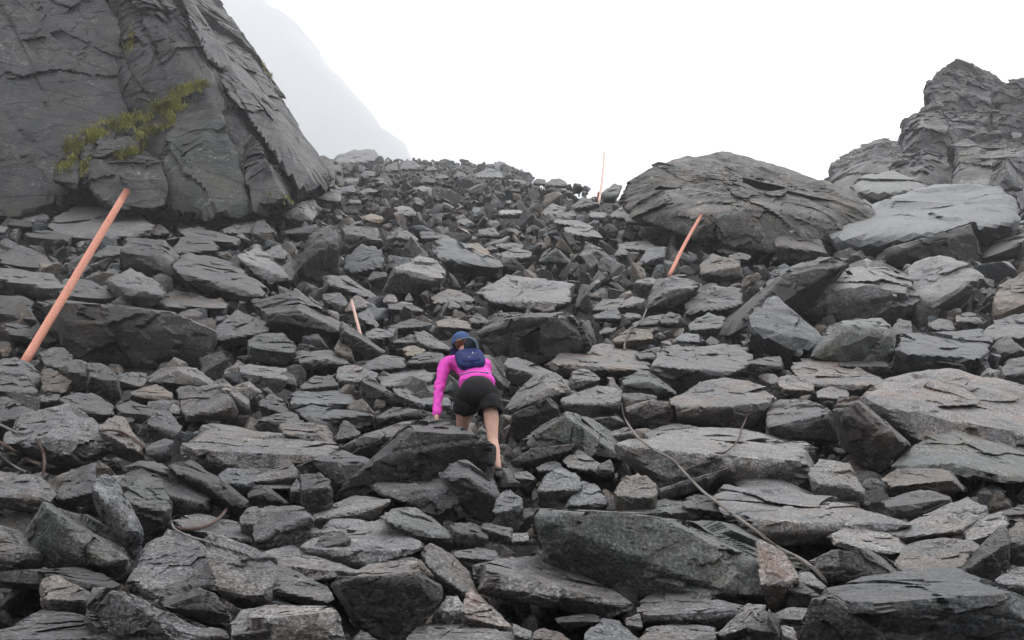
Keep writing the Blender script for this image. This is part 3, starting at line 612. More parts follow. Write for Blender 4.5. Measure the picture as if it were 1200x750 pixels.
t4 k k|480,400 540,375 620,370 630,400|490,410 620,405|500,420 620,422|
t5 k w|130,370 200,360 280,362|135,382 280,378|160,410 230,415 285,385|
t6 k l|480,430 600,430 700,460|490,440 690,465|500,450 690,475|
t7 k g|700,380 760,370 830,380 800,430|705,400 800,410|710,440 790,445|
t8 k g|560,500 640,470 700,480|570,515 700,505|580,530 700,530|
t9 k l|870,370 930,328 990,370|880,375 980,380|890,385 985,395|
t10 k o|930,410 1000,390 1055,440|940,430 1045,445|950,455 1050,458|
t11 k n|380,690 440,610 500,600 600,690|400,690 500,612 590,695|420,715 560,718|dark triangular stone with a pale bleached edge at upper centre
t12 k k|640,650 700,580 780,600 850,670|660,655 760,620 840,672|660,690 830,690|
t13 k l|880,580 1000,560 1110,570 1150,620|890,600 1140,615|900,640 1130,640|
t14 k b|1030,690 1080,600 1190,590 1196,640|1040,700 1190,650|1060,720 1190,720|
t15 k g|150,640 240,600 340,640|160,660 330,655|170,690 330,690|
t16 k b|100,580 200,570 290,580|110,590 285,590|120,605 280,605|
t17 k l|1020,500 1070,470 1190,490|1030,510 1185,505|1040,540 1180,535|
t18 k n|860,650 900,600 960,620|865,650 950,640|870,660 950,665|
m1 m n|790,210 850,200 920,200 925,240|800,225 920,235|790,300 850,330 900,330|
m2 m g|400,380 440,230 490,240 500,300|420,370 480,290|400,400 480,425 500,400|
m3 m n|510,400 580,330 720,325 700,390|530,400 690,385|520,415 680,405|
m4 m l|680,360 770,310 840,330 845,345|690,385 760,380 840,345|700,400 850,410 850,370|
m5 m b|510,435 600,400 660,375 700,440|520,450 690,450|530,470 690,490|
m6 m k|700,430 800,420 830,440|710,450 825,445|710,480 820,470|
m7 m g|760,490 860,440 980,425 930,480|770,500 920,485|780,510 920,500|
m8 m k|940,470 1000,410 1080,430 1060,500|950,480 1060,480|950,510 1050,510|
m9 m b|550,540 600,505 660,520|560,550 655,530|570,560 650,560|
m10 m y|650,580 750,510 890,530 900,570|655,600 890,580|650,640 830,630 890,600|tan and pink stone tied with the upper rope
m11 m b|1040,580 1080,545 1196,550 1196,600|1050,595 1190,600|1060,610 1190,620|
m12 m g|860,350 880,310 920,200 1040,190 1196,230|870,380 1000,270 1190,250|870,420 1000,410 1080,380 1180,270|
m13 m k|800,205 900,205 925,240|810,235 920,240|790,290 860,330 900,310|
n1 n l|370,340 400,295 450,300 470,340|375,345 465,345|380,375 450,375|
n2 n g|510,330 540,285 565,330|515,340 560,340|520,350 560,352|
n3 n l|440,360 500,340 560,355|450,370 570,365|460,385 570,380|
n4 n p|680,320 780,265 880,290 960,330|700,350 940,345|720,370 930,370|
n5 n g|770,370 820,340 870,370|780,385 860,385|790,400 860,400|
n6 n o|700,480 800,450 930,480 940,530|710,500 930,515|720,520 930,545|
n7 n k|920,460 980,420 1050,470|930,480 1040,480|940,520 1020,520|
n8 n l|570,540 640,530 800,640|590,600 700,650 800,655|600,600 700,665 800,660|pale narrow slab just left of the person's cap
n9 n y|500,640 570,620 640,660|510,655 630,668|510,680 600,690|
n10 n g|560,700 660,665 760,675|580,720 750,690|600,750 740,745|
n11 n p|120,400 200,300 290,350|140,410 280,370|130,430 250,420|
n12 n l|200,430 280,390 350,500|220,450 330,510|250,470 340,520|
n13 n o|60,650 100,580 160,600 200,740|70,660 180,700|80,720 200,750|
n14 n g|-10,190 90,180 200,220 330,310|0,240 100,250 320,330|0,270 120,290 310,340|
n15 n k|-10,300 100,290 150,350 120,430|0,330 130,370|0,380 110,430|
n16 n g|260,540 340,510 440,550|270,580 430,570|280,600 400,630 440,600|
n17 n k|430,600 560,560 620,600|440,605 600,605|440,645 560,640|
n18 n g|1000,560 1100,440 1170,470 1196,540|1010,570 1190,560|1020,620 1120,670 1180,640|
s23 j l|60,105 100,58 330,45 358,85|70,112 350,95|80,140 345,130|palest foggy slab on the skyline beside the left cliff
s24 j g|380,165 400,125 450,115 478,160|385,168 470,165|390,180 470,178|
s25 j l|480,150 500,100 560,100 630,140|490,152 620,145|495,170 620,168|
s26 j g|635,160 690,130 722,155|640,162 715,160|645,175 715,172|
"""
def parse_pts(s, reg):
    x0, y0, k = REG[reg]
    return np.array([[x0 + float(a) / k, y0 + float(b) / k] for a, b in (q.split(',') for q in s.split())]).reshape(-1, 2)
rocks = []
for ln in TRACE.strip().splitlines():
    f = ln.split('|'); rid, reg, tone = f[0].split()
    T, E, B = (parse_pts(s, reg) for s in f[1:4])
    allp = np.vstack([T, E, B]); w = np.ptp(allp[:, 0]); h = np.ptp(allp[:, 1])
    rocks.append(dict(id=rid, tone=tone, T=T, E=E, B=B, label=f[4].strip() if len(f) > 4 else '', w=w, h=h,
                      bb=(allp[:, 0].min(), allp[:, 1].min(), allp[:, 0].max(), allp[:, 1].max()), c=allp.mean(0), area=w * h * .7))
FIX_D = {'p1': 15.3, 'b1': 7.9, 's17': 135., 's16': 62., 's18': 62., 's23': 125., 's24': 70., 's25': 85., 's26': 70.}
def rock_points(R):
    T, E, B = R['T'], R['E'], R['B']; allp = np.vstack([T, E, B])
    by = np.sort(B[:, 1])[-max(1, len(B) // 2):].mean() if len(B) else allp[:, 1].max()
    bx = allp[:, 0].mean()
    by = max(by, allp[:, 1].min() + 2)
    d0 = FIX_D.get(R['id'], hit_d(bx, min(by, 800)))
    dep = d0 * 1.06; W = R['w'] / F * dep; H = R['h'] / F * dep
    dT = hit_d(bx, T[:, 1].min()) if T[:, 1].min() > 200 else 1e9
    back = np.clip(.95 * (dT - d0), .5 * W, 1.15 * W)
    back = max(back, .5 * H)
    # the rim between top and front is nearest; where top and front meet at the outline's ends they share the depth
    P = []
    ye = E[:, 1].mean() if len(E) else allp[:, 1].mean()
    hT = max(ye - T[:, 1].min(), 1.)
    for p in T:
        k = np.clip((np.interp(p[0], *np.array(sorted(E.tolist())).T) - p[1]) / hT, .12, 1)
        P.append(at(p[0], p[1], d0 + back * k))
    for p in E: P.append(at(p[0], p[1], d0))
    for p in B: P.append(at(p[0], p[1], d0 + .5 * H))
    cx = allp.mean(0)
    for p in T: q = cx + (p - cx) * .86; P.append(at(q[0], q[1], d0 + back * 1.35))
    for p in B: q = cx + (p - cx) * .86; P.append(at(q[0], q[1], d0 + max(back * 1.1, .6 * H)))
    R['d0'] = d0; R['back'] = back
    return np.array(P)

rocks.sort(key=lambda r: -r['area'])
N_IND = 290
singles, tail = rocks[:N_IND], rocks[N_IND:]
stuffV, stuffF, stuffC, nv = [], [], [], 0
def tone_col(rg, k=None):
    v = rg.uniform(.5, 1.55) ; w = rg.normal() * .06
    return (v * (1 + w), v, v * (1 - w))
def add_stuff(V, Fc, col):
    global nv
    stuffV.append(V); stuffF.append(Fc + nv); stuffC.append(np.tile(np.array([*col, 1.]), (len(V), 1))); nv += len(V)
bv_V, bv_F, bvn = [], [], 0
def add_bvh(V, Fc):
    global bvn
    bv_V.append(V); bv_F.append(Fc + bvn); bvn += len(V)
for i, R in enumerate(singles):
    P = rock_points(R)
    lev = 6 if R['w'] > 100 else (5 if R['w'] > 34 else 4)
    V, Fc = rock_verts(P, lev, 1000 + i, rough=.8, sharp=160, chips=int(7 + R['w'] / 18), facets=.17, strat=.35)
    bx = .5 * (V[:, 0].min() + V[:, 0].max()); base = np.array([bx, R['d0'], V[:, 2].min()])
    me = mesh_from('boulder', V - base, Fc, MAT[R['tone']], sharp=26)
    R['obj'] = link('boulder', me, loc=base, category='boulder', group='boulders of the talus slope')
    R['base'] = base
    if DEBUG:
        xx_, yy_, _ = project(V)
        if ((abs(xx_ - 738) < 5) & (abs(yy_ - 199) < 4)).any(): print('AT', R['id'])
        x_, y_, _d = project(V); q_ = (x_.min(), y_.min(), x_.max(), y_.max()); e_ = np.array(q_) - np.array(R['bb'])
        if np.abs(e_).max() > 10: print('OUT', R['id'], np.round(e_), round(R['d0'], 1))
    add_bvh(V, Fc) if lev < 6 else add_bvh(V, Fc)
for i, R in enumerate(tail):
    V, Fc = rock_verts(rock_points(R), 3, 3000 + i, chips=3)
    t = np.array(TONES[R['tone']][0]) / .165
    add_stuff(V, Fc, t)
print('traced', time.time() - T0)

# ------------------------------------------------------------------ big boulder and ridge, traced with explicit distances
def pd(s): 
    a = np.array([[float(v) for v in q.split(',')] for q in s.split()]); return at(a[:, 0], a[:, 1], a[:, 2])
def block(name, s, level, seed, mat, **kw):
    props = {k: kw.pop(k) for k in ('label', 'category', 'group', 'kind') if k in kw}
    fx = kw.pop('fx', None); FXA = (1, .9, 1.1) if level == 77 else (1, .85, 1.15)
    V, Fc = rock_verts(pd(s), level, seed, **kw)
    if fx:
        cen = V.mean(0); dr = V - cen; dr /= np.linalg.norm(dr, axis=1)[:, None]
        V = V + dr * sum(am * facet_disp(V, ce, seed + j, FXA, 1., .4) for j, (ce, am) in enumerate(fx))[:, None] + dr * (fx[0][0] * .025 * fbm(V / fx[0][0] * 2, seed, 5))[:, None]
    base = np.array([V[:, 0].mean(), V[:, 1].min(), V[:, 2].min()])
    add_bvh(V, Fc)
    if not props: return V, Fc
    return link(name, mesh_from(name, V - base, Fc, mat, sharp=26), loc=base, **props)
EXTRA = []; FXA = (1, .7, 1.5)
o = block('boulder', "730,222,29.5 753,207,29.5 800,195,29.5 823,182,30 850,178,30 887,191,30 933,200,29.5 967,213,29 1000,232,28 1040,255,27.5 1010,285,26 960,291,25.5 900,294,25 850,290,25 800,273,25.5 760,262,26.5 730,250,28 "
  "800,250,25.6 880,240,25.6 950,250,25.8 850,210,28 760,220,34 850,195,35 980,230,33 1010,280,32 770,260,33", 7, 51, MAT_BOUL, rough=1.3, sharp=30, chips=18, facets=.10, strat=.15, fx=[(2.4, .10), (.8, .13), (.25, .18)],
  label='huge brown-grey humped boulder on the skyline behind the slanting orange pole', category='boulder', group='boulders of the talus slope')
EXTRA.append(('the huge humped skyline boulder', (730, 179, 1040, 292), o))
RG = [
 ("1088,112,64 1097,84,64 1115,76,64 1128,73,64 1146,82,64 1166,99,64 1192,110,63 1192,150,60 1100,150,60 1086,130,61 1125,110,60.5 1150,115,60.5 1110,90,72 1160,110,72 1150,150,72 1090,140,72", 6, 'tall hazy rock tower topping the ridge at right'),
 ("1055,165,60 1062,142,60 1075,132,60 1100,126,60 1150,128,60 1195,140,60 1200,190,56 1110,190,55 1062,182,56 1080,150,56 1140,150,56.5 1080,145,70 1180,150,70 1190,190,70 1060,175,70", 6, 'hazy stepped block under the rock tower on the ridge'),
 ("1165,112,58 1180,97,58 1195,103,58 1215,90,58 1290,85,58 1320,210,54 1190,205,54 1165,150,55 1200,130,55 1280,200,68 1180,130,68", 6, 'jagged ridge block cut by the right frame edge below the tower'),
 ("967,213,112 975,195,112 1000,176,112 1030,163,112 1055,168,112 1090,188,112 1095,235,100 1040,240,96 975,228,100 1010,195,104 1050,195,102 1010,185,130 1060,190,130 1080,230,130", 6, 'palest foggy outcrop at the left end of the ridge'),
 ("1036,212,50 1055,182,52 1090,172,52 1122,190,52 1130,225,47 1060,232,46 1080,200,48 1060,190,60 1110,200,60 1110,230,60", 5, 'hazy slabby boulder below the stepped ridge block'),
 ("1112,215,44 1122,175,47 1146,158,48 1200,150,48 1260,160,47 1290,240,42 1190,240,41 1120,232,41 1160,190,44 1220,190,44 1140,180,58 1260,180,58 1260,230,58", 6, 'brown-stained rock face in the ridge above the long blue-grey slab'),
 ("1160,215,38 1165,192,39 1182,189,39 1196,200,39 1198,222,37 1172,222,36.5 1180,200,37 1170,195,42 1195,205,42 1190,220,42", 5, 'small dark cube-like boulder at the ridge foot, right edge'),
]
SC_ = [1., 1., 1., 1.8, .8, .7, .35]
for i, (s, lev, lab) in enumerate(RG):
    o = block('ridge_boulder', s, lev + 1, 80 + i, MAT_RIDGE, rough=.9, sharp=120, chips=16, facets=.18, strat=.15, fx=[(2.0 * SC_[i], .16), (.8 * SC_[i], .20), (.3 * SC_[i], .22)], label=lab, category='boulder', group='boulders of the hazy right ridge')
V, Fc = block('', "1040,245,75 1080,225,80 1160,200,80 1260,165,80 1500,90,80 1500,260,40 1200,250,40 1100,250,46 1000,260,60 1500,200,140 1100,200,140 1000,250,140 1300,330,36", 6, 99, None, rough=1.6, sharp=18, chips=6, facets=.1, fx=[(3, .35), (1.1, .4), (.4, .35)])
link('rock_ridge', mesh_from('rock_ridge', V, Fc, MAT_RIDGE, sharp=26), kind='structure')

# ------------------------------------------------------------------ cliff
CL = [
 ("-170,230,29.5 -170,-70,35 60,-75,38.5 112,-70,38.8 150,40,36.8 168,100,34.8 130,165,33.2 95,212,32.2 150,250,31.8 -170,262,28.6 -170,-70,50 110,-70,50 160,100,48 150,250,46 -170,262,46", 8, 201, 1.0, .12, 0),
 ("-700,320,19 -700,-260,27 -150,-300,41 -140,-60,36.5 -150,262,29.5 -700,-260,60 -150,-300,60 -150,262,50 -700,320,60", 6, 202, 1.3, .2, 0),
 ("-160,-50,37 -160,-300,44 60,-300,46 150,-180,46 185,-60,43.5 120,-50,38.5 -160,-300,70 140,-180,70 180,-50,60 -160,-50,60", 6, 203, 1.3, .2, 0),
 ("112,-70,41 180,-75,41.5 200,-70,42.5 215,-30,41.5 233,3,40.5 262,42,40 292,80,39 330,128,37.5 364,172,36 384,206,35 380,222,34 300,250,30.5 200,240,31 155,160,33 150,40,35 130,-60,37 240,60,34.5 262,130,32.2 290,245,30.2 205,20,35.2 160,200,50 382,210,48 230,3,52 200,-70,52 130,-70,50", 8, 207, 1.1, .12, 0),
 ("180,195,30.2 205,160,31.4 228,133,32.2 250,112,32.8 264,140,31.4 280,200,30 292,252,29 240,256,28.6 188,246,29.2 200,215,29.3 215,185,30 262,150,31 290,250,34 250,120,37 190,200,36", 6, 213, 1.1, .08, 1),
 ("62,215,29.6 66,192,30.6 84,178,31 98,200,30 92,225,29 100,185,35 66,200,35 90,225,35", 5, 214, 1.3, .15, 0),
 ("96,222,28.8 102,180,30.3 122,156,31.2 138,170,30.4 145,200,29.4 198,190,29.8 202,245,28.6 130,250,28.2 110,170,36 190,200,36 190,245,36", 6, 217, 1.3, .18, 0),
 ("128,178,30 134,155,31 150,146,31.4 164,160,30.8 166,182,30 150,190,29.8 145,160,35 160,180,35", 5, 218, 1.2, .15, 0),
 ("205,150,31.6 208,130,32.6 245,106,33.4 268,114,33.2 266,142,32 225,155,31.2 230,120,37 262,140,37", 5, 219, 1.2, .1, 1),
 ("255,80,33.6 262,95,33 300,150,31.8 352,228,30 386,212,33 366,180,34 330,135,35.5 290,85,36 270,70,36 300,120,33 340,180,31.8 270,80,40 380,215,40", 6, 221, 1.3, .22, 0),
 ("285,160,31.6 300,165,31 338,238,29 300,248,29 288,215,29.6 330,190,34 345,240,34 290,170,36", 6, 222, 1.2, .2, 0),
 ("165,60,34.6 178,20,35.2 205,25,34.8 222,70,34 222,105,33.2 190,112,33 168,92,33.6 200,60,33.6 210,80,40 180,50,40", 6, 223, 1.3, .2, 0),
 ("210,-20,36.5 232,10,36 272,75,35 290,100,34.6 262,85,33.8 236,50,34.2 222,20,35 245,30,42 275,90,42", 6, 224, 1.3, .22, 0),
]
cv, cf, cm, cn = [], [], [], 0
def basis_of(a, b):
    a = np.array(a, float); a /= np.linalg.norm(a); b = np.array(b, float); b -= a * (a @ b); b /= np.linalg.norm(b); return np.stack([a, b, np.cross(a, b)], 1)
CB = basis_of((.50, -.25, -.83), (.8, 0, .5)); CB2 = basis_of((-.65, .2, -.72), (.7, .3, -.6))
for s, lev, seed, rg_, fc, mi in CL:
    V, Fc = rock_verts(pd(s), lev, seed, rough=rg_ * .7, sharp=120, chips=6, facets=fc * .8, strat=.3, fcell=.22, dense=.55)
    # sharp joints and gullies, metres across, that run down the face
    P = V; q = np.stack([P[:, 0] * .55 + P[:, 2] * .32, P[:, 1] * .5, P[:, 2] * .16], -1)
    g = np.abs(vnoise(q, 5)); g2 = np.abs(vnoise(q * 2.7 + 4, 8)); g3 = np.abs(vnoise(P * .9, 11))
    dv = .04 * fbm(P * 1.6, 15, 5) + .30 * facet_disp(P, 3.4, 31, (.30, .8, 1), 1., .22, .05, CB) + .34 * facet_disp(P, 1.25, 36, (.35, .9, 1), 1., .2, .06, CB) + .34 * facet_disp(P, .42, 33, (.5, 1, 1), 1., .15, .08, CB2)
    g = np.abs(vnoise(P @ CB * np.array([.10, .42, .42]), 5)); dv = dv - .55 * np.exp(-(g / .028) ** 2)
    cen = V.mean(0); dr = V - cen; dr /= np.linalg.norm(dr, axis=1)[:, None] + 1e-9
    V = V + dr * (dv * (1.0 if lev == 7 else .5))[:, None]
    cv.append(V); cf.append(Fc + cn); cm.append(np.full(len(Fc), mi)); cn += len(V)
cv, cf, cm = np.vstack(cv), np.vstack(cf), np.concatenate(cm)
me = mesh_from('cliff', cv, cf, MAT_CLIFF, sharp=26); me.materials.append(MAT_CLIFF2); me.polygons.foreach_set('material_index', cm.astype(np.int32))
link('cliff', me, kind='structure')
CLIFF = BVHTree.FromPolygons(cv.tolist(), cf.tolist())
print('cliff', time.time() - T0)
# far mountain flank in the fog
V, Fc = rock_verts(pd("250,-70,1440 290,-12,1400 326,50,1360 382,105,1320 422,146,1300 467,192,1280 505,215,1280 505,260,1280 -100,260,1240 -500,0,1360 -400,-70,1400 200,-70,1480 230,-60,1700 455,192,1700 -500,0,1700"), 6, 61, rough=.8, chips=2, facets=.05)
link('mountain', mesh_from('mountain', V, Fc, rock_material('mountain_stone', (.16, .16, .165), .2, .1, .01)), kind='structure')

# ------------------------------------------------------------------ ground sheet
gx = np.concatenate([-np.exp(np.linspace(math.log(220), math.log(12), 60)), np.linspace(-11.5, 11.5, 190), np.exp(np.linspace(math.log(12), math.log(220), 60))])
gd = np.concatenate([np.linspace(-30, 1.8, 40), np.exp(np.linspace(math.log(2), math.log(170), 320))])
X, Dd = np.meshgrid(gx, gd); X = X.ravel(); Dd = Dd.ravel()
low = .30 + .012 * np.clip(Dd, 0, 60)
Z = surf(X, Dd) - low
nzp = np.stack([X, Dd, X * 0], -1)
Z += .16 * fbm(nzp * .9, 3, 5) * np.clip(Dd / 8, .5, 3)
Z = np.where(Dd > 165, Z - 12, Z)
nxg, ndg = len(gx), len(gd)
ii = np.arange((ndg - 1) * nxg).reshape(ndg - 1, nxg)[:, :-1].ravel()
Fq = np.stack([ii, ii + 1, ii + 1 + nxg, ii + nxg], -1)
link('ground', mesh_from('ground', np.stack([X, Dd, Z], -1), Fq, MAT_GND), kind='structure')
def ground_z(x, d): return surf(x, d) - (.30 + .012 * np.clip(d, 0, 60))

# ------------------------------------------------------------------ loose rubble (one mass)
VAR = []
for k in range(14):
    rg = np.random.default_rng(400 + k)
    n = 8; p = rg.normal(size=(n, 3)); p /= np.linalg.norm(p, axis=1)[:, None]; p *= np.array([1, rg.uniform(.6, .9), rg.uniform(.42, .8)])
    VAR.append({lv: rock_verts(p, lv, 500 + k, rough=.8, sharp=160, chips=4, facets=.10) for lv in (2, 3, 4)})
def rotm(rg, tilt=1.15):
    a = rg.uniform(0, 6.283); b = rg.normal() * tilt * .6; c = rg.normal() * tilt * .6
    return np.array((Matrix.Rotation(b - .35, 3, 'X') @ Matrix.Rotation(c, 3, 'Y') @ Matrix.Rotation(a, 3, 'Z')))
polys = []
for R in rocks + [dict(T=np.array([[730, 222], [850, 179], [1030, 250]]), B=np.array([[1010, 285], [900, 294], [760, 262]]), E=np.zeros((0, 2)))]:
    a = np.vstack([R['T'], R['B'], R['E']]); c = a.mean(0); ang = np.arctan2(a[:, 1] - c[1], a[:, 0] - c[0]); polys.append((a[np.argsort(ang)], a.min(0), a.max(0)))
# holes between blocks that the photograph shows as black hollows
HOLES = [(20, 598, 26, 20), (25, 705, 26, 20), (1165, 575, 55, 18), (635, 708, 20, 12), (755, 548, 30, 8), (1010, 475, 10, 20), (620, 430, 18, 12),
         (390, 560, 14, 10), (690, 440, 20, 6), (940, 600, 20, 5), (590, 580, 12, 8), (340, 640, 15, 10), (1000, 582, 14, 10), (235, 585, 14, 8)]
def inside_any(x, y):
    for a, lo, hi in polys:
        if x < lo[0] or x > hi[0] or y < lo[1] or y > hi[1]: continue
        j = np.roll(a, -1, axis=0)
        cnd = (a[:, 1] > y) != (j[:, 1] > y)
        xs = a[:, 0] + (y - a[:, 1]) / (j[:, 1] - a[:, 1] + 1e-9) * (j[:, 0] - a[:, 0])
        if (cnd & (x < xs)).sum() % 2: return True
    return False
rg = np.random.default_rng(21)
def put(x, d, s, lv, dz=0., sink=.25):
    k = rg.integers(0, len(VAR)); V, Fc = VAR[k][lv]
    V = (V * s * rg.uniform(.8, 1.2, 3)) @ rotm(rg).T
    V = V + np.array([x, d, surf(x, d) + dz - s * sink]); add_stuff(V, Fc, tone_col(rg))
cnt = 0
y = 186.
while y < 770:
    st = np.interp(y, [186, 210, 260, 330, 450, 600, 770], [5.5, 9, 14, 18, 21, 26, 34])
    x = -120. + rg.uniform(0, st)
    while x < 1320:
        xx, yy = x + rg.normal() * st * .25, y + rg.normal() * st * .25
        x += st * 1.0
        if inside_any(xx, yy): continue
        hole = any(abs(xx - h[0]) < h[2] and abs(yy - h[1]) < h[3] for h in HOLES)
        if 525 < xx < 600 and 500 < yy < 562: hole = True
        d = hit_d(xx, yy)
        if d > 155 or (d > 43 and xx > 690): continue
        pt = at(xx, yy, d); s = st / F * d * rg.lognormal(-.12, .38)
        put(pt[0], pt[1], s, 4 if st > 15 else (3 if st > 7 else 2), dz=-.5 if hole else (-.12 if d < 12 else -.05)); cnt += 1
    y += st * .52
print('fill', cnt)
y = 200.
while y < 770:
    st = np.interp(y, [200, 260, 330, 450, 600, 770], [5, 7, 9, 11, 14, 18])
    x = -60. + rg.uniform(0, st)
    while x < 1260:
        xx, yy = x + rg.normal() * st * .4, y + rg.normal() * st * .4
        x += st * 1.15
        if inside_any(xx, yy): continue
        d = hit_d(xx, yy)
        if d > 120 or (d > 43 and xx > 690): continue
        pt = at(xx, yy, d); put(pt[0], pt[1], st * .62 / F * d * rg.lognormal(-.15, .4), 2 if st < 10 else 3, dz=-.10 - rg.uniform(0, .22) * (1 if d < 14 else .4))
    y += st * .8
# uniform low layer everywhere, also outside the frame
for k in range(10000):
    d = math.exp(rg.uniform(math.log(2.2), math.log(120))); x = rg.uniform(-.85, .85) * (d + 2)
    if d > 43 and x / d > .1: continue
    s = (.05 + .011 * min(d, 24)) * rg.lognormal(0, .4)
    put(x, d, s, 2 if d > 12 else 3, dz=-(.30 + .012 * min(d, 60)) + s * .35, sink=0)
# larger stones outside the frame
for k in range(420):
    d = math.exp(rg.uniform(math.log(2.5), math.log(60))); sx = rg.choice([-1, 1]); x = sx * d * rg.uniform(.62, 1.1)
    put(x, d, rg.uniform(.25, .7) * (1 + d / 40), 4, dz=0, sink=.4)
print('rubble verts', nv, time.time() - T0)
me = mesh_from('rubble', np.vstack(stuffV), np.vstack(stuffF), MAT_RUB, sharp=30)
ca = me.color_attributes.new('tone', 'FLOAT_COLOR', 'POINT'); ca.data.foreach_set('color', np.vstack(stuffC).astype(np.float32).ravel())
link('rubble', me, kind='stuff', label='loose grey scree and small stones filling the gaps between boulders')
add_bvh(np.vstack(stuffV), np.vstack(stuffF))
ROCKV, ROCKF = np.vstack(bv_V), np.vstack(bv_F)
ROCK = BVHTree.FromPolygons(ROCKV.tolist(), ROCKF.tolist())
print('bvh', time.time() - T0)
def cam_hit(px, py, tree=ROCK):
    r = rays(px, py); r = r / np.linalg.norm(r)
    loc, n, i, dist = tree.ray_cast(Vector(CAM), Vector(r))
    if loc is None: return at(px, py, hit_d(px, py)), Vector((0, 0, 1)), None
    return np.array(loc), n, dist

# ------------------------------------------------------------------ grass on the cliff ledge
GR = []
ledge = [((75,195),(90,170),14), ((90,172),(130,148),14), ((130,150),(175,138),12), ((170,135),(212,120),14), ((205,112),(240,100),9), ((140,185),(170,172),7), ((95,205),(105,180),6), ((160,162),(205,140),8),
         ((318,232),(342,238),5), ((150,60),(158,30),5), ((300,66),(318,92),4)]
gv, gf, gn = [], [], 0
for (a, b, r_) in ledge:
    L_ = math.hypot(b[0] - a[0], b[1] - a[1]); nb = int(L_ * r_ * 1.6)
    for _ in range(nb):
        t = rg.uniform(); px = a[0] + (b[0] - a[0]) * t + rg.normal() * r_ * .3; py = a[1] + (b[1] - a[1]) * t + rg.normal() * r_ * .3
        hloc, n, dist = cam_hit(px, py, CLIFF)
        if dist is None or n.z < -.05 or vnoise(hloc[None] * 2.2, 77)[0] + .5 * vnoise(hloc[None] * 6, 78)[0] < -.12: continue
        for q in range(3):
            h = rg.uniform(.04, .15); w = rg.uniform(.012, .035); yaw = rg.uniform(0, 6.28); bend = rg.uniform(.05, .22)
            c = hloc + rg.normal(size=3) * .07; s_ = np.array([math.cos(yaw), math.sin(yaw), 0]); o_ = np.array([rg.normal() * .6, -abs(rg.normal()), 0]); o_ /= np.linalg.norm(o_) + 1e-6
            gv += [c - s_ * w, c + s_ * w, c + o_ * bend * .5 + np.array([0, 0, h * .8]) + s_ * w * .6, c + o_ * bend * .5 + np.array([0, 0, h * .8]) - s_ * w * .6, c + o_ * bend * 1.3 + np.array([0, 0, h * .75])]
            gf += [[gn, gn + 1, gn + 2], [gn, gn + 2, gn + 3], [gn + 3, gn + 2, gn + 4]]; gn += 5
MAT_GRASS = plain('grass_blades', (.40, .39, .12), .8, .2, .8, .4)
link('grass', mesh_from('grass', gv, gf, MAT_GRASS, False), kind='stuff', label='yellow-green grass and moss on the cliff ledge')

# ------------------------------------------------------------------ poles
def tube(path, radii, seg=10, cap=True):
    path = np.asarray(path, float); n = len(path); V = []; Fq = []
    tan = np.gradient(path, axis=0); tan /= np.linalg.norm(tan, axis=1)[:, None] + 1e-9
    ref = np.array([0.13, .2, 1.]); 
    u = np.cross(tan[0], ref); u /= np.linalg.norm(u)
    for i in range(n):
        u = u - tan[i] * (u @ tan[i]); u /= np.linalg.norm(u) + 1e-9; w = np.cross(tan[i], u)
        for k in range(seg):
            a = 2 * math.pi * k / seg; V.append(path[i] + radii[i] * (u * math.cos(a) + w * math.sin(a)))
    for i in range(n - 1):
        for k in range(seg):
            a, b = i * seg + k, i * seg + (k + 1) % seg; Fq.append([a, b, b + seg, a + seg])
    if cap:
        for i, s in ((0, 1), (n - 1, -1)):
            V.append(path[i]); c = len(V) - 1
            for k in range(seg):
                a, b = i * seg + k, i * seg + (k + 1) % seg
                Fq.append([a, c, c, b] if 0 else [b, a, c, c])
    return np.array(V), Fq
def mesh_poly(name, V, Fl, mat, smooth=True):
    me = bpy.data.meshes.new(name); me.from_pydata([tuple(v) for v in V], [], [tuple(dict.fromkeys(f)) for f in Fl]); me.update()
    me.polygons.foreach_set('use_smooth', np.full(len(me.polygons), smooth)); me.materials.append(mat); return me
def pole(p0, p1, r0, r1, d0, d1, mat, label, bend=0., inset=.25, **parts):
    tt = np.linspace(0, 1, 24); lim = np.array([float(cam_hit(p0[0] + (p1[0] - p0[0]) * u, p0[1] + (p1[1] - p0[1]) * u)[0][1]) if u < .97 else 1e9 for u in tt]) - .06 - r0
    d0 = min(d0, lim[:3].min()); s_ = float(((lim[3:] - d0) / tt[3:]).min()); d0 -= max(0, min(1.5, -.15 - s_)); s_ = float(((lim[3:] - d0) / tt[3:]).min()); d1 = d0 + min(d1 - d0, max(-4., s_)); print('pole', p0, round(d0, 2), round(d1, 2))
    a = at(*p0, d0); b = at(*p1, d1); ax = (b - a) / np.linalg.norm(b - a)
    t = np.linspace(-inset / np.linalg.norm(b - a), 1, 14)
    side = np.cross(ax, [0, 1, 0]); path = a + (b - a) * t[:, None] + side * (bend * np.sin(np.clip(t, 0, 1) * math.pi))[:, None]
    V, Fl = tube(path, r0 + (r1 - r0) * np.clip(t, 0, 1), 14)
    root = link('marker_pole', mesh_poly('marker_pole', V - a, Fl, mat), loc=a, label=label, category='pole', group='orange marker poles')
    return root, a, b
ORANGE = plain('coral_pole_paint', (.98, .42, .30), .5, .4, 26, .16, .002)
ORANGE2 = plain('faded_pole_paint', (.88, .58, .50), .55, .4, 26, .12)
RED = plain('red_band_paint', (.85, .14, .10), .5, .4, 20, .1)
def near_d(px, py, default): 
    l, n, d = cam_hit(px, py); return float(l[1])
d1_ = near_d(33, 414, 14) + .02; k_ = d1_ * 1.07 / F
pole((32, 419), (149, 223), 4.9 * k_, 4.1 * k_, d1_, d1_ + .35, ORANGE, 'thick coral-orange marker pole leaning right at the left edge of the slope')
d2_ = near_d(788, 318, 24); k_ = d2_ * 1.12 / F
